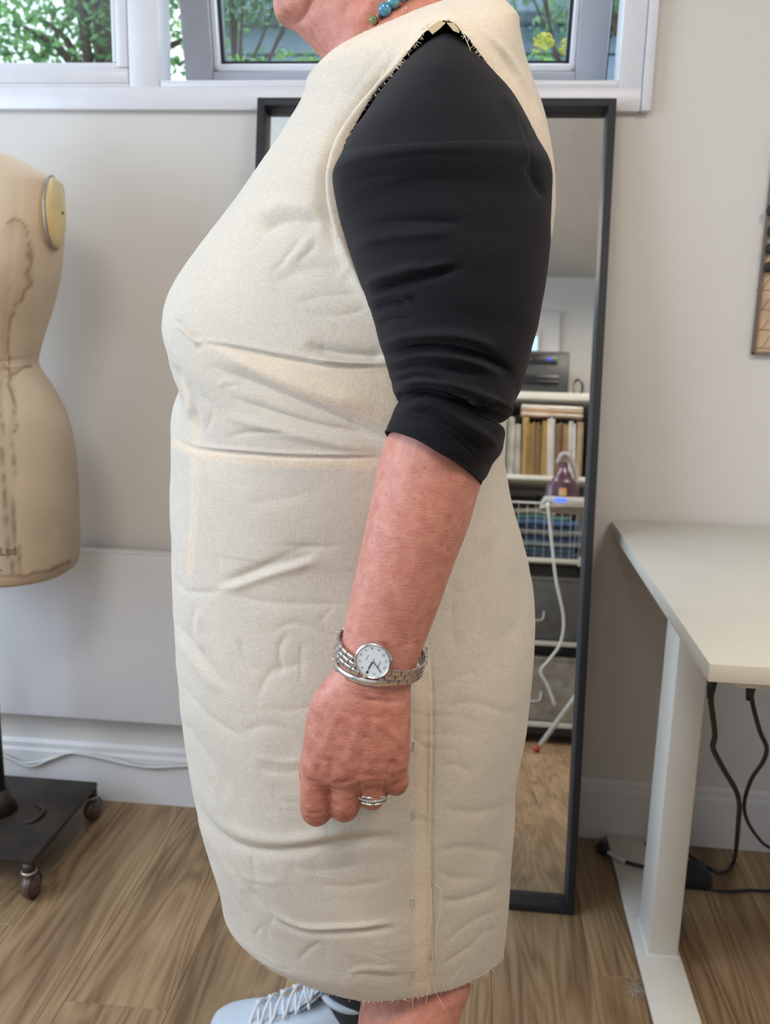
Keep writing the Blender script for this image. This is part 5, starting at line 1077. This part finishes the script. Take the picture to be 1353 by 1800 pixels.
for cx_, cy_, z1_, lab in ((FLx, 1.22, .275, 'black ankle sock on the far leg'), (c8[0]+.003, .868, .16, 'black sock on the near foot')):
    rr = [ringw((cx_, cy_, .05), .041, .036), ringw((cx_, cy_, .10), .041, .038), ringw((cx_, cy_, .16), .041, .039)]
    if z1_ > .2: rr += [ringw((cx_+.004, cy_-.024, .22), .047, .045), ringw((cx_+.010, cy_-.048, z1_), .053, .051)]
    g = limb(rr, 30, 40); V_, F_ = g.reshape(-1, 3), grid_faces(30, 40); o = link('sock', mesh_np('sock', V_, F_), person, M_sock); o['label'] = lab

# ================================================================== watch, bangle, ring, beads
def wrist_curve(cL, cR, Y, b, dzn, n=120):
    """closed loop round the wrist: left/right px points, depth radius b; dzn = extra drop on the near side"""
    A, Bq = at(*cL, Y), at(*cR, Y); C_ = (A+Bq)/2; e1 = (Bq-A)/2; t_ = np.linspace(0, 2*pi, n, endpoint=False)
    P = C_+e1*np.cos(t_)[:, None]+np.array([0, -b, dzn])*np.sin(t_)[:, None]; return P, C_
WY = .712
Pw, Cw = wrist_curve((594, 1128), (743, 1170), WY, .0345, -.004)
wt = empty('wristwatch', tuple(Cw), 'steel wristwatch with round white dial and link bracelet on the left wrist', 'watch')
pd = Cw.copy(); k0 = np.argmin(((proj(Pw)-[657, 1161])**2).sum(1)+(Pw[:, 1] > WY)*1e9); dc = Pw[k0]; dn = dc-Cw; axw = np.cross(Pw[30]-Pw[0], Pw[60]-Pw[30]); axw /= np.linalg.norm(axw); dn = dn-axw*(dn@axw); dn /= np.linalg.norm(dn)
dn = dn*.75+np.array([-.05, -1, .30])*.25; dn /= np.linalg.norm(dn)
dc = at(656, 1161, WY-.0385)
u12 = CR*cos(rad(26))-CU*sin(rad(26)); u12 = u12-dn*(u12@dn); u12 /= np.linalg.norm(u12); ux = np.cross(u12, dn)
WM = Matrix(((ux[0], u12[0], dn[0], dc[0]), (ux[1], u12[1], dn[1], dc[1]), (ux[2], u12[2], dn[2], dc[2]), (0, 0, 0, 1)))
RW = 33.5/ (1/np.linalg.norm(at(656, 1161, WY-.035)-at(657, 1161, WY-.035)))
def disc(prof, m, name, parent=wt, n=64):
    bm = bmesh.new(); rows = [[bm.verts.new((r*cos(2*pi*i/n), r*sin(2*pi*i/n), z)) for i in range(n)] for r, z in prof]
    for j in range(len(prof)-1):
        for i in range(n): bm.faces.new((rows[j][i], rows[j][(i+1) % n], rows[j+1][(i+1) % n], rows[j+1][i]))
    bm.faces.new(rows[-1]); (bm.faces.new(rows[0][::-1]) if name != 'crystal' else None); xf(bm, WM); return obj(name, bm, m, parent, angle=rad(35))
case = disc([(RW*.78, -.0055), (RW*.96, -.0045), (RW, -.002), (RW, .0005), (RW*.97, .0020), (RW*.90, .0026), (RW*.87, .0022), (RW*.865, .0012)], M_steel, 'watch_case')
disc([(RW*.86, .0008), (RW*.86, .0014)], mat('dial_white', (.72, .75, .78), .4), 'dial')
M_ink = mat('dial_ink', (.03, .03, .035), .5)
for h_ in range(1, 13):
    a_ = rad(90-30*h_)
    if h_ == 3:
        bm = B(-.0012, .0012, -.001, .001, 0, .0001)
    else: bm = text_bm(str(h_), RW*.20, .00003)
    xf(bm, WM @ Matrix.Translation((RW*.70*cos(a_), RW*.70*sin(a_), .00150))); obj('numeral', bm, M_ink, wt, smooth=False)
for s_, y_, sz in (('CITIZEN', .36, .12), ('Eco-Drive', -.34, .085)):
    bm = text_bm(s_, RW*sz, .00002); xf(bm, WM @ Matrix.Translation((0, RW*y_, .0015))); obj('dial_lettering', bm, M_ink, wt, smooth=False)
def hand(a, l, w, nm_, t_=-.0):
    bm = B(-w, w, t_, l, .0017, .0019); xf(bm, WM @ Matrix.Rotation(a, 4, 'Z')); obj(nm_, bm, M_ink, wt, smooth=False)
def aim(px, py):
    p = np.array(WM.inverted() @ Vector(at(px, py, dc[1]))); return atan2(-p[0], p[1])
hand(aim(648, 1175), RW*.50, .00055, 'hour_hand', -.001); hand(aim(668, 1176), RW*.70, .00035, 'minute_hand', -.001); hand(aim(645, 1184), RW*.76, .00012, 'second_hand', -.003)
bm = bmesh.new(); cyl(bm, (0, 0, .0015), (0, 0, .0022), .0008); xf(bm, WM); obj('hand_boss', bm, M_steel, wt)
bm = bmesh.new(); cyl(bm, (RW*.97, 0, -.001), (RW*1.12, 0, -.001), .0016, n=14); xf(bm, WM); obj('crown', bm, M_steel, wt)
disc([(RW*.865, .0024), (RW*.862, .0027), (RW*.5, .0030)], M_glass, 'crystal')
# bracelet: three staggered rows of links round the loop
LNK = bpy.data.meshes.new('link'); bm = B(-.0037, .0037, -.00225, .00225, -.0011, .0011, bev=.0005, seg=2); bm.to_mesh(LNK); bm.free(); LNK.materials.append(M_steel); LNK.polygons.foreach_set('use_smooth', [True]*len(LNK.polygons)); LNK.set_sharp_from_angle(angle=rad(40))
Pc = np.vstack([Pw, Pw[:1]]); seg = np.linalg.norm(np.diff(Pc, axis=0), axis=1); cum = np.concatenate([[0], np.cumsum(seg)]); tot = cum[-1]; nl = int(tot/.0080)
for row, offr in enumerate((-1, 0, 1)):
    for k in range(nl):
        s_ = ((k+(.5 if row == 1 else 0))/nl*tot) % tot; p = np.array([np.interp(s_, cum, Pc[:, i]) for i in range(3)]); pn = np.array([np.interp((s_+.002) % tot, cum, Pc[:, i]) for i in range(3)])
        if np.linalg.norm(p-dc) < RW*.98: continue
        T = pn-p; T /= np.linalg.norm(T); O = p-Cw; O = O-T*(O@T); A_ = axw-T*(axw@T); A_ /= np.linalg.norm(A_); O = np.cross(T, A_); O = O if O@(p-Cw) > 0 else -O
        q = p+A_*offr*.0047+O*.0009
        o = bpy.data.objects.new('link', LNK); COL.objects.link(o); o.parent = wt; o.matrix_parent_inverse = world_inv(wt)
        Y_ = np.cross(O, T); o.matrix_basis = Matrix(((T[0], Y_[0], O[0], q[0]), (T[1], Y_[1], O[1], q[1]), (T[2], Y_[2], O[2], q[2]), (0, 0, 0, 1)))
# flat bangle with a swirl clasp just below the watch on the left
Pb2, Cb2 = wrist_curve((590, 1160), (729, 1176), .711, .0315, -.0035); bg = empty('bracelet', tuple(Cb2), 'thin silver bangle with a swirl clasp beneath the watch', 'bracelet')
bm = bmesh.new(); rows = []
for p in Pb2:
    O = p-Cb2; O /= np.linalg.norm(O); rows.append([bm.verts.new(p+O*a+axw*b) for a, b in ((0, -.0034), (.0008, -.003), (.0008, .003), (0, .0034), (-.0008, 0))])
for j in range(len(rows)):
    for i in range(5): bm.faces.new((rows[j][i], rows[j][(i+1) % 5], rows[(j+1) % len(rows)][(i+1) % 5], rows[(j+1) % len(rows)][i]))
bmesh.ops.recalc_face_normals(bm, faces=bm.faces); obj('band', bm, M_steel, bg)
k1 = np.argmin(((proj(Pb2)-[598, 1161])**2).sum(1)+(Pb2[:, 1] > .711)*1e9); c = Pb2[k1]; O = c-Cb2; O /= np.linalg.norm(O); T = np.cross(O, axw)
bm = bmesh.new(); wire(bm, [c+O*.0022+(T*cos(a)+axw*sin(a))*(.0009+.0004*a) for a in np.linspace(0, 5.5, 30)], .0005, n=6); obj('swirl_clasp', bm, M_steel, bg)
# ring
rc = at(654, 1397, .705); rg = empty('finger_ring', tuple(rc), 'silver ring set with small stones on the ring finger', 'ring')
fa = np.array([0, .05, 1.]); fa /= np.linalg.norm(fa); e1 = CR-fa*(CR@fa); e1 /= np.linalg.norm(e1); e2 = np.cross(fa, e1); rr = 24.6/ppm
for dz_, r_ in ((-.0030, .0009), (.0030, .0009)):
    bm = bmesh.new(); wire(bm, [rc+fa*dz_+(e1*cos(a)+e2*sin(a)*.98)*rr for a in np.linspace(0, 2*pi, 60)], r_, n=8); obj('edge_band', bm, M_steel, rg)
bm = bmesh.new(); ring_ = [[bm.verts.new(rc+fa*h_+(e1*cos(a)+e2*sin(a)*.98)*(rr-.0002)) for a in np.linspace(0, 2*pi, 60, endpoint=False)] for h_ in (-.0030, .0030)]
for i in range(60): bm.faces.new((ring_[0][i], ring_[0][(i+1) % 60], ring_[1][(i+1) % 60], ring_[1][i]))
obj('band', bm, mat('oxidised_silver', (.25, .24, .22), .4, 1.0), rg)
for k in range(34):
    a = 2*pi*k/34; bm = bmesh.new(); bmesh.ops.create_icosphere(bm, subdivisions=1, radius=.0014, matrix=Matrix.Translation(Vector(rc+(e1*cos(a)+e2*sin(a)*.98)*(rr+.0003)))); obj('stone', bm, M_stone if k else (M_stone := mat('clear_stone', (.7, .7, .7), .08, .8)), rg, smooth=False)
# bead necklace
bc = [(.16, .19, .07), (.06, .24, .36), (.05, .17, .28), (.10, .33, .42), (.03, .10, .16), (.28, .07, .05), (.05, .22, .40), (.12, .36, .44)]
nk = empty('bead_necklace', tuple(at(700, 0, .88)), 'necklace of blue and green glass beads at the neckline', 'necklace')
bp_ = [((659, 39), .0042, 0), ((669, 30), .0022, 4), ((679, 23), .0062, 1), ((688, 15), .0030, 4), ((694, 9), .0062, 3), ((703, 9), .0030, 5), ((705, 1), .0060, 2), ((714, -6), .0060, 6), ((724, -12), .006, 3), ((736, -20), .006, 1), ((750, -26), .006, 6), ((766, -30), .006, 2), ((784, -32), .006, 7)]
Mb_ = {}
Vn = V; Pn = Pb; kk = np.where((V[:, 1] < YC) & (V[:, 2] > 1.36))[0]
for (x, y), r_, ci in bp_:
    if ci not in Mb_: Mb_[ci] = mat('bead_glass_%d' % ci, bc[ci], .12, var=.8, vscale=260, coat=.4)
    i = kk[np.argmin(((Pn[kk]-[x, y])**2).sum(1)+1e5*(((CAM-Vn[kk])*Nb[kk]).sum(1) < 0))]; q = at(x, y, Vn[i, 1])+Nb[i]*r_*.8; bm = bmesh.new(); ball(bm, q, r_, (1, 1, .92), 20, 14); obj('bead', bm, Mb_[ci], nk)
bm = bmesh.new(); pts = []
for (x, y), r_, ci in bp_:
    i = kk[np.argmin(((Pn[kk]-[x, y])**2).sum(1)+1e5*(((CAM-Vn[kk])*Nb[kk]).sum(1) < 0))]; pts.append(at(x, y, Vn[i, 1])+Nb[i]*r_*.8)
wire(bm, pts, .0006, n=6); obj('string', bm, M_thread, nk)
